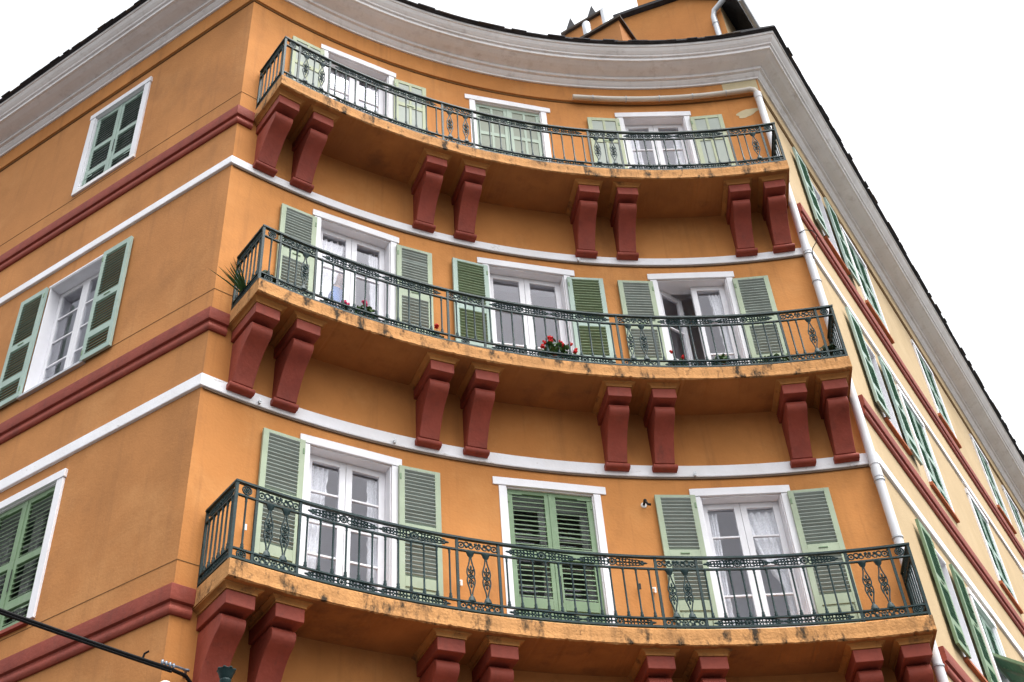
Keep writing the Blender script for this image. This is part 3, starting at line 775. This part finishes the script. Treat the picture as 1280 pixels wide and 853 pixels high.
def square_mesh(W=.43):
    mb = MB(); hw = W / 2
    for sg in (-1, 1):
        mb.ring(sg * (hw - .045), 0, .004, .030, .009, 12, 5); mb.blob((sg * (hw - .045), 0, .004), .012, .011, .012, 6)
        mb.ring(sg * (hw - .10), 0, -.010, .024, .0085, 10, 5); mb.blob((sg * (hw - .10), 0, .022), .018, .010, .012, 6)
        mb.ring(sg * (hw - .145), 0, .014, .020, .008, 10, 5); mb.blob((sg * (hw - .145), 0, -.02), .018, .010, .014, 6)
        mb.blob((sg * .02, 0, -.02), .018, .010, .016, 6); mb.tube([(sg * .01, 0, -.036), (sg * .03, 0, .0), (sg * .055, 0, .03)], .006, 5)
        for sz in (-1, 1): mb.blob((sg * (hw - .012), 0, sz * .034), .010, .008, .009, 5)
    mb.ring(0, 0, .010, .024, .0065, 10, 5); mb.blob((0, 0, .010), .013, .011, .013, 6)
    return mb.mesh('scroll_panel', [M['iron']], True)
def rosette_mesh():
    mb = MB(); mb.ring(0, 0, 0, .042, .009, 16, 6)
    for a in range(8):
        q = a * PI / 4; mb.blob((.022 * math.cos(q), 0, .022 * math.sin(q)), .011, .008, .011, 6)
    mb.blob((0, 0, 0), .012, .013, .012, 6)
    return mb.mesh('rosette', [M['iron']], True)
ME = dict(bal=baluster_mesh(), orn=ornate_mesh(), ara=arabesque_mesh(), sq=square_mesh(), ros=rosette_mesh())
mbp = MB(); mbp.box(-.013, .013, -.010, .010, .0, .825); ME['post'] = mbp.mesh('post', [M['iron']])
mbp = MB(); mbp.box(-.014, .014, -.014, .014, .0, .832); ME['cpost'] = mbp.mesh('corner_post', [M['iron']])
def side_place(u, d, z):
    """along the short side rail: x pointing outwards from the wall"""
    p = arc_pt(u, d); a = ANG - u / RAD - PI / 2
    return Matrix.Translation((p.x, p.y, z)) @ Matrix.Rotation(a - PI / 2, 4, 'Z')
RL = ['green wrought iron railing of the lowest balcony, rosettes intact', 'green wrought iron railing of the middle balcony, with flower pots behind it', 'green wrought iron railing of the topmost balcony under the cornice']
for k in range(3):
    z = S[k] + (.003); d = RD[k]
    root = thing('balcony_railing', RL[k], 'railing', place('A', 3.9, z, d), 'wrought iron balcony railings')
    cnt = {}
    def put(key, name, W):
        o = link(name, ME[key], root, W); return o
    # four rails
    for q, zz in enumerate(RH):
        mb = MB(); t = .011 if q in (0, 3) else .008; hw = .02 if q == 3 else .013
        n = 60; vs = []; fs = []
        path = [arc_pt(CU0, .03)] + [arc_pt(CU0 + (CU1 - CU0) * i / n, d) for i in range(n + 1)] + [arc_pt(CU1, .03)]
        path2 = [arc_pt(CU0 + hw, .03)] + [arc_pt(min(max(CU0 + (CU1 - CU0) * i / n, CU0 + hw), CU1 - hw), d - hw) for i in range(n + 1)] + [arc_pt(CU1 - hw, .03)]
        path1 = [arc_pt(CU0 - hw, .03)] + [arc_pt(CU0 + (CU1 - CU0) * i / n + (-hw if i == 0 else (hw if i == n else 0)), d + hw) for i in range(n + 1)] + [arc_pt(CU1 + hw, .03)]
        for a, b in zip(path1, path2): vs += [(a.x, a.y, z + zz - t), (a.x, a.y, z + zz + t), (b.x, b.y, z + zz + t), (b.x, b.y, z + zz - t)]
        for i in range(len(path1) - 1):
            for j in range(4): fs.append((i * 4 + j, i * 4 + (j + 1) % 4, i * 4 + 4 + (j + 1) % 4, i * 4 + 4 + j))
        fs += [(0, 1, 2, 3), tuple(len(vs) - 4 + j for j in (3, 2, 1, 0))]
        mb.add(vs, fs); part('handrail' if q == 3 else 'rail', mb, 'iron', root, world=True)
    for j, u in enumerate(POSTS):
        put('cpost' if j in (0, 9) else 'post', 'post', place('A', u, z, d))
    for u in (CU0, CU1): put('post', 'post', place('A', u, z, .04))
    # fields between the posts
    for j in range(9):
        a, b = POSTS[j], POSTS[j + 1]
        if j in (0, 8):
            c = (a + b) / 2
            put('ros', 'rosette', place('A', c, z + .09, d)); put('ros', 'rosette', place('A', c, z + .757, d))
            if j == 0: put('bal', 'baluster', place('A', c, z, d))
        elif j in (1, 3, 5, 7):
            c = (a + b) / 2
            missing = (k == 1 and j == 3)
            put('sq', 'scroll_panel', place('A', c, z + .757, d) @ Matrix.Rotation(PI, 4, 'Y'))
            if not missing: put('sq', 'scroll_panel', place('A', c, z + .09, d))
            else:
                put('ros', 'rosette', place('A', c - .02, z + .09, d))
            if k == 0 or (k == 1 and j == 5):
                us = [(c - .085, 'orn'), (c + .085, 'orn')]
            elif k == 1 and j == 1: us = [(a + .13, 'bal'), (a + .22, 'bal'), (b - .13, 'orn')]
            elif k == 1 and j == 3: us = [(a + .11, 'bal'), (c - .0, 'bal'), (b - .12, 'bal')]
            elif j == 7: us = [(a + .10, 'bal'), (a + .20, 'bal'), (b - .12, 'orn')] if k == 1 else [(a + .12, 'bal'), (a + .22, 'bal'), (b - .13, 'orn')]
            else: us = [(a + .11, 'orn'), (c, 'bal'), (b - .11, 'orn')]
            for u, key in us: put(key, 'ornate_baluster' if key == 'orn' else 'baluster', place('A', u, z, d))
        else:
            n = 12 if k < 2 else 11
            for i in range(n): put('bal', 'baluster', place('A', a + (b - a) * (i + .6) / (n + .2), z, d))
            w = b - a
            for f in (.275, .725):
                for zz in (.09, .757):
                    put('ara', 'scroll_panel', place('A', a + w * f, z + zz, d) @ Matrix.Diagonal((w * .43 / .76, 1, 1, 1)))
    for u in (CU0, CU1):
        for i in range(6): put('bal', 'baluster', side_place(u, .11 + (d - .17) * i / 5, z))
        for zz in (.09, .757): put('ara', 'scroll_panel', side_place(u, d / 2 + .02, z + zz) @ Matrix.Diagonal((.52 / .76, 1, 1, 1)))

# ------------------------------------------------------------------ drainpipe
DP = thing('drainpipe', 'white drainpipe running under the cornice and down the right corner of the concave front', 'pipe', place('A', 7.62, 16.4, .07))
mb = MB()
n = 26
hp = [(*arc_pt(4.86 + (7.50 - 4.86) * i / n, .095), 16.468 + .025 * i / n) for i in range(n + 1)]
hp += [(*arc_pt(7.56, .095), 16.50), (*arc_pt(7.62, .09), 16.47), (*arc_pt(7.645, .085), 16.41), (*arc_pt(7.65, .08), 16.30)]
mb.tube(hp, .040, 12)
part('pipe', mb, 'greypvc', DP, world=True, smooth=True, label='horizontal beige run of the drainpipe')
mb = MB()
vp = [(*arc_pt(7.65, .08), z) for z in (16.36, 13.2, 10, 7, 4, 0.0)]
mb.tube(vp, .052, 14)
for z in (16.33, 13.05, 9.62, 9.45, 6.0): mb.tube([(*arc_pt(7.65, .08), z - .06), (*arc_pt(7.65, .08), z + .06)], .058, 14)
part('pipe', mb, 'pvc', DP, world=True, smooth=True)
mb = MB()
for i in range(3, n, 5):
    p = Vector(hp[i]); q = Vector(hp[i + 1]); t = (q - p).normalized()
    mb.tube([p - t * .008, p + t * .008], .048, 12)
for z in (15.5, 14.4, 12.95, 12.45, 11.2, 9.35, 8.6, 7.1): mb.tube([(*arc_pt(7.65, .08), z - .01), (*arc_pt(7.65, .08), z + .01)], .062, 14)
part('pipe_clip', mb, 'zinc', DP, world=True, smooth=True)

# ------------------------------------------------------------------ curtains (each hangs inside a door)
def curtain(k, i, side, topw, profile, label, y=.20, tie=None):
    """side -1: hangs from the left edge of the left leaf, +1 from the right edge; profile(t) = width at t (0 top .. 1 bottom)"""
    uc = DC[k][i]; hw = HW_MID if i == 1 else HW_SIDE
    z0 = S[k] + .03; z1 = HEAD[k] - .10
    W = place('A', uc, z0); mb = MB(); nz, nx = 26, 22; vs = []; fs = []
    for a in range(nz + 1):
        t = a / nz; w = profile(t)
        for b in range(nx + 1):
            f = b / nx
            x = side * (hw - .02 - f * w)
            yy = y + .022 * math.sin(f * 30 + 2 * t + i) * (.5 + .5 * min(1, w / .2)) + .006 * math.sin(f * 71)
            if b == nx: x += side * .008 * math.sin(t * 70)
            vs.append((x, yy, (z1 - z0) * (1 - t)))
    for a in range(nz):
        for b in range(nx): fs.append((a * (nx + 1) + b, a * (nx + 1) + b + 1, (a + 1) * (nx + 1) + b + 1, (a + 1) * (nx + 1) + b))
    mb.add(vs, fs)
    o = part('curtain', mb, 'lace', None, W, smooth=True)
    tag(o, label, 'curtain', 'white lace curtains behind the door panes')
lin = lambda pts: (lambda t: next(a[1] + (b[1] - a[1]) * (t - a[0]) / (b[0] - a[0]) for a, b in zip(pts, pts[1:]) if a[0] <= t <= b[0] + 1e-9))
curtain(0, 0, -1, .25, lin([(0, .27), (.4, .22), (1, .13)]), 'white lace curtain at the left edge of the left door on the lowest balcony')
curtain(0, 0, 1, .15, lin([(0, .17), (.5, .15), (1, .13)]), 'narrow white lace curtain at the right edge of the left door on the lowest balcony')
curtain(0, 2, -1, .15, lin([(0, .18), (.5, .15), (1, .15)]), 'narrow white lace curtain at the left edge of the right door on the lowest balcony')
curtain(0, 2, 1, .4, lin([(0, .42), (.3, .30), (.52, .12), (.6, .11), (1, .14)]), 'white lace curtain swept aside in the right door on the lowest balcony')
curtain(1, 0, -1, .4, lin([(0, .36), (.3, .30), (.62, .12), (.7, .10), (1, .13)]), 'white curtain swept aside beside the man in the left door on the middle balcony')
curtain(1, 0, 1, .15, lin([(0, .18), (.5, .14), (1, .12)]), 'narrow white curtain at the right edge of the left door on the middle balcony')
curtain(1, 2, 1, .15, lin([(0, .20), (.4, .14), (1, .12)]), 'narrow white curtain in the right door on the middle balcony')
curtain(2, 0, -1, .3, lin([(0, .36), (.6, .30), (.8, .2), (1, .2)]), 'white curtain on the left half of the left door on the topmost balcony')
curtain(2, 0, 1, .3, lin([(0, .20), (.5, .24), (1, .3)]), 'white curtain on the right half of the left door on the topmost balcony')
curtain(2, 2, -1, .3, lin([(0, .20), (.4, .22), (1, .3)]), 'white curtain on the left half of the right door on the topmost balcony')
curtain(2, 2, 1, .3, lin([(0, .14), (.5, .2), (1, .3)]), 'white curtain on the right half of the right door on the topmost balcony')

# ------------------------------------------------------------------ man behind the left door of the middle balcony
def person():
    u = 1.56; W = place('A', u, S[1] + .0, -.33) @ Matrix.Rotation(math.radians(14), 4, 'Z')
    sc = .88
    root = thing('person', 'bald man in a blue shirt looking out of the middle balcony left door', 'person', W)
    joints = [((0, 0, .90), .135), ((0, .0, 1.08), .135), ((0, 0, 1.28), .155), ((0, .0, 1.42), .115), ((0, -.015, 1.50), .055), ((0, -.02, 1.56), .055)]
    edges = [(i, i + 1) for i in range(5)]
    def add(p, r, prev):
        joints.append((p, r)); edges.append((prev, len(joints) - 1)); return len(joints) - 1
    for sg in (-1, 1):
        a = add((sg * .17, .0, 1.40), .075, 3); a = add((sg * .22, .02, 1.14), .052, a); a = add((sg * .21, -.06, .92), .038, a); a = add((sg * .20, -.10, .83), .030, a)
        h = add((sg * .09, 0, .82), .095, 0); h = add((sg * .10, -.01, .46), .062, h); h = add((sg * .10, .02, .09), .042, h); add((sg * .11, -.12, .04), .035, h)
    me = bpy.data.meshes.new('body'); me.from_pydata([Vector(p) * sc for p, r in joints], edges, []); me.update()
    o = link('body', me, root, W); me.materials.append(M['shirt']); me.materials.append(M['trousers']); me.materials.append(M['skin'])
    sk = o.modifiers.new('skin', 'SKIN'); sk.use_smooth_shade = True
    for i, (p, r) in enumerate(joints):
        v = me.skin_vertices[0].data[i]; v.radius = (r * sc, r * sc * (.72 if i in (0, 1, 2, 3) else 1)); v.use_root = (i == 0)
    ss = o.modifiers.new('sub', 'SUBSURF'); ss.levels = 1; ss.render_levels = 1
    # bake the surface so that it can carry shirt, trousers and skin
    dg = bpy.context.evaluated_depsgraph_get(); ev = o.evaluated_get(dg); nm = bpy.data.meshes.new_from_object(ev)
    o.modifiers.clear(); o.data = nm; nm.materials.clear()
    for q in ('shirt', 'trousers', 'skin'): nm.materials.append(M[q])
    for pl in nm.polygons:
        c = pl.center / sc; pl.use_smooth = True
        pl.material_index = 2 if c.z > 1.475 or (abs(c.x) > .17 and c.z < 1.05) else (1 if c.z < .88 else 0)
    # head
    mb = MB(); n = 16; prof = []
    vs = []; fs = []; k = 14
    for i in range(k + 1):
        t = i / k; zz = -.118 + .236 * t
        e = math.sqrt(max(0.0, 1 - ((zz) / .119) ** 2))
        for j in range(n):
            q = 2 * PI * j / n; x = math.cos(q); y = math.sin(q)
            rx = .078 * e * (1 - .18 * max(0, -zz / .118)); ry = .094 * e
            X, Y = rx * x, ry * y
            if y < 0:      # face
                Y += -.004 * math.exp(-((zz + .075) / .02) ** 2)
                Y += -.020 * math.exp(-((zz + .018) / .022) ** 2 - (X / .014) ** 2) - .005 * math.exp(-((zz + .055) / .010) ** 2 - (X / .03) ** 2)
                Y += .008 * math.exp(-((zz - .012) / .014) ** 2 - ((abs(X) - .032) / .016) ** 2)
            vs.append((X * sc, Y * sc, zz * sc))
    for i in range(k):
        for j in range(n): fs.append((i * n + j, i * n + (j + 1) % n, (i + 1) * n + (j + 1) % n, (i + 1) * n + j))
    fs.append(tuple(range(n - 1, -1, -1))); fs.append(tuple(k * n + j for j in range(n)))
    HW = W @ Matrix.Translation((.0, -.045 * sc, 1.655 * sc)) @ Matrix.Rotation(math.radians(14), 4, 'X')
    mb.add(vs, fs)
    for sg in (-1, 1): mb.blob((sg * .078 * sc, .01, -.005), .010, .018, .03, 8)
    hd = part('head', mb, 'skin', root, HW, smooth=True)
    mb = MB()
    for sg in (-1, 1): mb.blob((sg * .030 * sc, -.080 * sc, .012 * sc), .010, .006, .006, 8)
    part('eye', mb, 'dark', hd, HW)
    mb = MB()
    for sg in (-1, 1): mb.ring(sg * .031 * sc, -.094 * sc, .010 * sc, .022, .0028, 14, 4)
    mb.tube([(-.008, -.096 * sc, .012), (.008, -.096 * sc, .012)], .0025, 4)
    for sg in (-1, 1): mb.tube([(sg * .05 * sc, -.09 * sc, .012), (sg * .078 * sc, .0, .012)], .0025, 4)
    part('glasses', mb, 'dark', hd, HW)
    mb = MB()
    for j in range(9):
        q = PI * (.08 + .84 * j / 8); mb.blob((.076 * sc * math.cos(q), .085 * sc * math.sin(q) + .004, -.012), .018, .018, .035, 6)
    part('hair', mb, 'hair', hd, HW, smooth=True)
person()

# ------------------------------------------------------------------ plants on the middle balcony
def leafy(mb, c, r, n, mi, size=.03, squash=.8):
    for _ in range(n):
        a = random.uniform(0, 2 * PI); e = random.uniform(-.5, 1.0); rr = r * random.uniform(.35, 1) 
        p = Vector((c[0] + rr * math.cos(a) * math.cos(e), c[1] + rr * math.sin(a) * math.cos(e), c[2] + rr * squash * math.sin(e)))
        s = size * random.uniform(.6, 1.25); u = Vector((random.gauss(0, 1), random.gauss(0, 1), random.gauss(0, .6))).normalized(); v = u.cross(Vector((random.gauss(0, 1), random.gauss(0, 1), random.gauss(0, 1)))).normalized()
        nrm = u.cross(v) * s * .25
        pts = [p + (u * math.cos(q) + v * math.sin(q)) * s * (1 if i % 2 == 0 else .86) for i, q in enumerate([2 * PI * i / 7 for i in range(7)])]
        mb.add([p + nrm] + pts, [(0, i + 1, (i + 1) % 7 + 1) for i in range(7)], mi)
def blooms(mb, spots, mi, r=.026):
    for c in spots:
        for _ in range(9):
            o = Vector((random.gauss(0, 1), random.gauss(0, 1), random.gauss(0, .8))).normalized() * r * .6
            mb.blob((c[0] + o.x, c[1] + o.y, c[2] + o.z), r * .5, r * .5, r * .4, 5, mi)
def pot_plant(u, d, label, potr=.07, poth=.12, pot='terracotta', leafm='leaf', fr=.1, n=50, flowers=(), petal='petal_red', cat='plant', size=.03, name='potted_plant', stems=True):
    W = place('A', u, S[1] + .002, d); root = thing(name, label, cat, W, 'flower pots along the middle balcony')
    mb = MB(); mb.lathe([(potr * .7, 0), (potr * .95, poth * .82), (potr * 1.1, poth * .82), (potr * 1.1, poth), (potr * .95, poth), (potr * .9, poth * .9)], 14)
    part('pot', mb, pot, root, W, smooth=True)
    mb = MB(); leafy(mb, (0, 0, poth + fr * .75), fr * 1.15, int(n * 1.3), 0, size * 1.1)
    for _ in range(8):
        a = random.uniform(0, 2 * PI); mb.tube([(0, 0, poth * .8), (fr * .5 * math.cos(a), fr * .5 * math.sin(a), poth + fr * .5), (fr * .8 * math.cos(a), fr * .8 * math.sin(a), poth + fr)], .003, 4)
    part('foliage', mb, leafm, root, W)
    if flowers:
        mb = MB(); flowers = [(f[0], f[1] - .02, f[2] + .04) for f in flowers]; blooms(mb, flowers, 0, .032)
        for f in flowers: mb.tube([(f[0] * .4, f[1] * .4, poth), f], .0025, 4, 1)
        part('flowers', mb, [petal, leafm], root, W)
    return root
pot_plant(1.33, .47, 'pink geranium with a single bloom below the man', fr=.07, n=26, poth=.10, flowers=[(.0, -.02, .24), (.025, -.02, .235), (-.02, -.01, .225)], petal='petal_pink')
pot_plant(1.58, .47, 'bushy dark leaved pink geranium right of the man', fr=.12, n=70, poth=.12, flowers=[(-.02, -.05, .31), (-.0, -.05, .285)], petal='petal_pink', leafm='leaf', potr=.09)
pot_plant(2.50, .50, 'tiny red flowered plant at the post left of the middle door', fr=.07, n=24, poth=.11, flowers=[(-.02, -.02, .255)], potr=.055, size=.02)
pot_plant(3.98, .50, 'large red geranium with many blooms in a terracotta pot', fr=.15, n=110, poth=.13, potr=.09,
          flowers=[(-.12, -.04, .30), (-.08, -.04, .36), (-.04, -.04, .38), (-.06, -.08, .29), (.06, -.06, .31), (.07, -.08, .25), (-.15, -.05, .22), (.19, -.03, .33), (.25, -.03, .24)])
pot_plant(4.20, .50, 'small trailing geranium beside the large red one', fr=.08, n=30, poth=.09, potr=.05, flowers=[(.03, -.03, .21)])
pot_plant(5.53, .50, 'small geranium with one round red bloom by the open right door', fr=.09, n=34, poth=.10, flowers=[(.07, -.04, .20), (-.05, -.03, .30)])
pot_plant(6.06, .50, 'low green plant in a terracotta pot before the right door', fr=.10, n=46, poth=.11, potr=.08)
pot_plant(6.72, .50, 'thin green plant in a dark red pot under the right shutter', fr=.09, n=20, poth=.10, pot='pot_dark', size=.03)
pot_plant(6.92, .45, 'straggly green plant left of the ornate baluster at the right end', fr=.10, n=34, poth=.10, pot='pot_dark', size=.024)
pot_plant(7.42, .45, 'dark leafy plant in the right corner of the middle balcony', fr=.12, n=60, poth=.13, leafm='leaf_dark', pot='pot_dark', potr=.08)
pot_plant(.33, .48, 'dark leafy succulent in the left corner of the middle balcony', fr=.10, n=60, poth=.09, leafm='leaf_dark', pot='pot_dark', potr=.07)
# spiky plant at the left end
W = place('A', .30, S[1] + .002, .20); sp = thing('spiky_plant', 'spiky yucca with long thin leaves poking out of the left railing end', 'plant', W, 'flower pots along the middle balcony')
mb = MB(); mb.lathe([(.05, 0), (.075, .10), (.08, .13), (.065, .13)], 12); part('pot', mb, 'pot_dark', sp, W, smooth=True)
mb = MB()
for i in range(26):
    a = random.uniform(0, 2 * PI) if i > 9 else PI + random.uniform(-.9, .9); e = random.uniform(.0, 1.1); L_ = random.uniform(.34, .56)
    dx, dy = math.cos(a), math.sin(a); b0 = Vector((0, 0, .13)); w = Vector((-dy, dx, 0)) * .010
    if dy > .3: L_ = min(L_, .17)
    p1 = b0 + Vector((dx * math.cos(e), dy * math.cos(e), math.sin(e))) * L_ * .5; p2 = b0 + Vector((dx * math.cos(e), dy * math.cos(e), math.sin(e) * .8)) * L_
    th = Vector((0, 0, .003))
    mb.add([b0 - w, b0 + w, p1 + w, p1 - w, p2, b0 + th, p1 + th * 2], [(0, 1, 2, 3), (3, 2, 4), (0, 5, 6, 3), (1, 5, 6, 2), (3, 6, 4), (2, 6, 4)])
part('foliage', mb, 'leaf_spiky', sp, W)

# ------------------------------------------------------------------ small wall fittings
W = place('A', 4.985, 9.25, 0); o = thing('wall_bracket', 'small black iron bracket on a pale round plate beside the lower right shutter', 'bracket', W)
mb = MB(); mb.lathe([(.036, 0), (.034, .008), (.03, .012)], 14, T=Matrix.Rotation(PI / 2, 4, 'X')); part('plate', mb, 'ceramic', o, W)
mb = MB(); mb.tube([(0, -.01, .0), (.0, -.05, .02), (.01, -.075, .0), (.025, -.075, -.03), (.06, -.075, -.035)], .014, 6); mb.blob((.005, -.06, .025), .022, .02, .022, 8); part('arm', mb, 'dark', o, W, smooth=True)
# shutter catches on the wall
hooks = [(0, 2.86, 8.06, 'white shutter catch between the left and middle doors of the lowest balcony'), (0, 4.79, 8.20, 'dark shutter catch right of the closed middle door'), (0, 4.95, 8.16, 'pale shutter catch beside the right door of the lowest balcony'), (0, .60, 8.15, 'white shutter catch at the left end of the lowest balcony')]
for k, u, z, lab in hooks:
    W = place('A', u, z, 0); mb = MB(); mb.box(-.008, .008, -.05, .002, -.008, .008); mb.box(-.010, .010, -.056, -.044, -.035, .03); mb.box(-.03, .008, -.054, -.046, .015, .028)
    o = part('shutter_catch', mb, 'dark' if 'dark' in lab else 'ceramic', None, W); tag(o, lab, 'catch', 'shutter catches on the curved wall')

for u, z in ((2.15, 9.655), (4.61, 13.03), (5.62, 9.64), (.62, 9.66)):
    W = place('A', u, z, .034); mb = MB(); mb.box(-.010, .010, -.03, .004, -.02, .02); mb.box(-.014, .014, -.034, -.026, .0, .03)
    o = part('cable_peg', mb, 'zinc', None, W); tag(o, 'small grey cable peg on a white string course', 'peg', 'cable pegs on the string courses')
W = place('A', 7.66, 13.25, .13); o = thing('loose_wire', 'thin black wire looping from the drainpipe above the upper string course', 'wire', W)
mb = MB(); mb.tube([(-.05, 0, .07), (.03, -.01, .10), (.12, -.02, .06), (.16, -.02, -.04), (.12, -.01, -.16), (.05, 0, -.26), (.03, .02, -.42)], .006, 5); part('strand', mb, 'cable', o, W, smooth=True)
# ------------------------------------------------------------------ overhead cable and its anchor at the left corner
CAM = Vector((0, 0, 1.6))
F = 1547.714; FW = Vector((0, .74680917, .66503839)); RT = Vector((.99662531, .05458985, -.06130202)); UP = Vector((.08208526, -.6627941, .74428892))
def ray(px, py): return (FW * F + RT * (px - 640) - UP * (py - 426.5)).normalized()
anchor = Vector((*pt(.12, .06), 6.66))
far = Vector((-19.0, 7.9, 10.2))
cab = thing('electric_cable', 'thick black cable strung across the lower left corner to a clamp on the wall', 'cable', Matrix.Translation(anchor))
cp = []
a = CAM + ray(212, 836) * 10.85; b = CAM + ray(0, 763) * 10.4; dirv = (b - a)
for i in range(41):
    t = i / 40 * 9; q = a + dirv * t; cp.append(q + Vector((0, 0, .012 * t * (t - 1) + .0)))
endp = [Vector((*pt(.05, .16), 0)), Vector((*pt(.12, .05), 0))]
e1 = CAM + ray(232, 845) * 10.97; e2 = CAM + ray(244, 862) * 10.99; e3 = CAM + ray(248, 890) * 10.92
mb = MB(); mb.tube(list(reversed(cp)) + [e1, e2, e3, Vector((e3.x, e3.y, 5.0))], .016, 8)
mb.tube([p + Vector((0, -.0, -.022)) for p in reversed(cp[:14])] + [a + Vector((.02, 0, -.03))], .011, 6)
part('conductor', mb, 'cable', cab, world=True, smooth=True)
mb = MB()
c0 = CAM + ray(203, 828) * 10.88
for i in range(4):
    c = c0 + (a - b).normalized() * (i * .035); mb.blob(tuple(c), .014, .014, .026, 8)
mb.tube([c0, CAM + ray(222, 834) * 10.93, CAM + ray(236, 839) * 11.03], .010, 6)
p = CAM + ray(233, 838) * 11.0; mb.blob(tuple(p), .028, .016, .013, 8)
wl = Vector((*pt(.20, .0), p.z - .02)); mb.tube([p, wl], .012, 6)
part('clamp', mb, 'steel', cab, world=True, smooth=True)
mb = MB(); c = CAM + ray(178, 824.5) * 10.78; mb.tube([c, c + Vector((.01, 0, .05)), c + Vector((.045, 0, .07))], .009, 6); part('cable_tie', mb, 'cable', cab, world=True, smooth=True)
p = CAM + ray(206, 861) * 10.78; W = Matrix.Translation(p)
o = thing('insulator', 'white ceramic insulator just below the black cable at the left corner', 'insulator', W)
mb = MB(); mb.lathe([(.03, -.16), (.055, -.10), (.04, -.06), (.066, -.02), (.06, .03), (.035, .055), (.012, .062)], 14); part('body', mb, 'ceramic', o, W, smooth=True)
q = Vector((*pt(-.35, 0), p.z - .1)) 
mb = MB(); mb.tube([p + Vector((0, 0, -.10)), p + Vector((0, 0, -.2)), Vector((*pt(-.25, -.01), p.z - .22))], .012, 6); part('arm', mb, 'dark', o, W, smooth=True)

# ------------------------------------------------------------------ street lamp whose crown shows at the bottom edge
tp = CAM + ray(283, 838) * 9.0
LW = Matrix.Translation((tp.x, tp.y, 0)); zt = tp.z
lamp = thing('street_lamp', 'dark green street lamp with a crown shaped finial in front of the left corner', 'street lamp', LW)
mb = MB()
mb.lathe([(.030, -.14), (.033, -.10), (.040, -.085), (.040, -.075), (.036, -.07), (.046, -.05), (.050, -.035), (.058, -.018), (.063, -.006), (.060, -.002), (.045, -.004)], 16, (0, 0, zt))
for i in range(8):
    q = 2 * PI * i / 8; mb.blob((.055 * math.cos(q), .055 * math.sin(q), zt - .002), .014, .014, .010, 6)
mb.lathe([(.026, -.01), (.024, .004), (.012, .010)], 10, (0, 0, zt)); part('finial', mb, 'lampgreen', lamp, LW, smooth=True)
mb = MB(); mb.blob((0, 0, zt + .014), .013, .013, .010, 8); part('finial_tip', mb, 'ceramic', lamp, LW, smooth=True)
mb = MB(); mb.lathe([(.24, -.42), (.22, -.40), (.12, -.24), (.035, -.14)], 12, (0, 0, zt)); part('hood', mb, 'lampgreen', lamp, LW, smooth=True)
mb = MB(); mb.lathe([(.12, -.86), (.205, -.425)], 8, (0, 0, zt)); part('lantern_glass', mb, 'glass', lamp, LW)
mb = MB(); mb.lathe([(.14, 0), (.14, .12), (.10, .16), (.09, .9), (.06, 1.0), (.045, 1.2), (.04, zt - 1.0), (.07, zt - .95), (.12, zt - .87)], 14); part('post', mb, 'lampgreen', lamp, LW, smooth=True)

# ------------------------------------------------------------------ street
mb = MB(); mb.add([(-400, -400, 0), (400, -400, 0), (400, 400, 0), (-400, 400, 0)], [(0, 1, 2, 3)])
g = part('street', mb, 'pave', None); g['kind'] = 'structure'

# ------------------------------------------------------------------ sky, sun, camera
SUN_EL, SUN_AZ = math.radians(66), Vector((.80, -.60))
w = bpy.data.worlds.new('World'); scene.world = w; w.use_nodes = True; nt = w.node_tree
bg = nt.nodes['Background']; sky = nt.nodes.new('ShaderNodeTexSky'); sky.sky_type = 'NISHITA'; sky.sun_disc = False
sky.sun_elevation = SUN_EL; sky.sun_rotation = math.atan2(SUN_AZ.x, SUN_AZ.y); sky.dust_density = 6; sky.air_density = 1.5
hs = nt.nodes.new('ShaderNodeHueSaturation'); hs.inputs['Saturation'].default_value = .12
nt.links.new(sky.outputs[0], hs.inputs['Color']); nt.links.new(hs.outputs[0], bg.inputs[0]); bg.inputs[1].default_value = .15
sl = bpy.data.lights.new('sun', 'SUN'); sl.energy = .6; sl.angle = math.radians(25); sl.color = (1, .96, .90)
so = bpy.data.objects.new('sun', sl); COL.objects.link(so)
sd = Vector((SUN_AZ.x * math.cos(SUN_EL), SUN_AZ.y * math.cos(SUN_EL), math.sin(SUN_EL)))
so.rotation_euler = (-sd).to_track_quat('-Z', 'Y').to_euler(); so.location = (10, -10, 40)
cd = bpy.data.cameras.new('camera'); co = bpy.data.objects.new('camera', cd); COL.objects.link(co)
cd.sensor_width = 36; cd.lens = F / 1280 * 36; cd.clip_end = 2000
co.matrix_world = Matrix(((RT.x, UP.x, -FW.x, 0), (RT.y, UP.y, -FW.y, 0), (RT.z, UP.z, -FW.z, 1.6), (0, 0, 0, 1)))
scene.camera = co
scene.view_settings.view_transform = 'Standard'; scene.view_settings.look = 'None'; scene.view_settings.exposure = 1.40; scene.view_settings.gamma = 1
scene.render.engine = 'CYCLES'
scene.cycles.transparent_max_bounces = 16
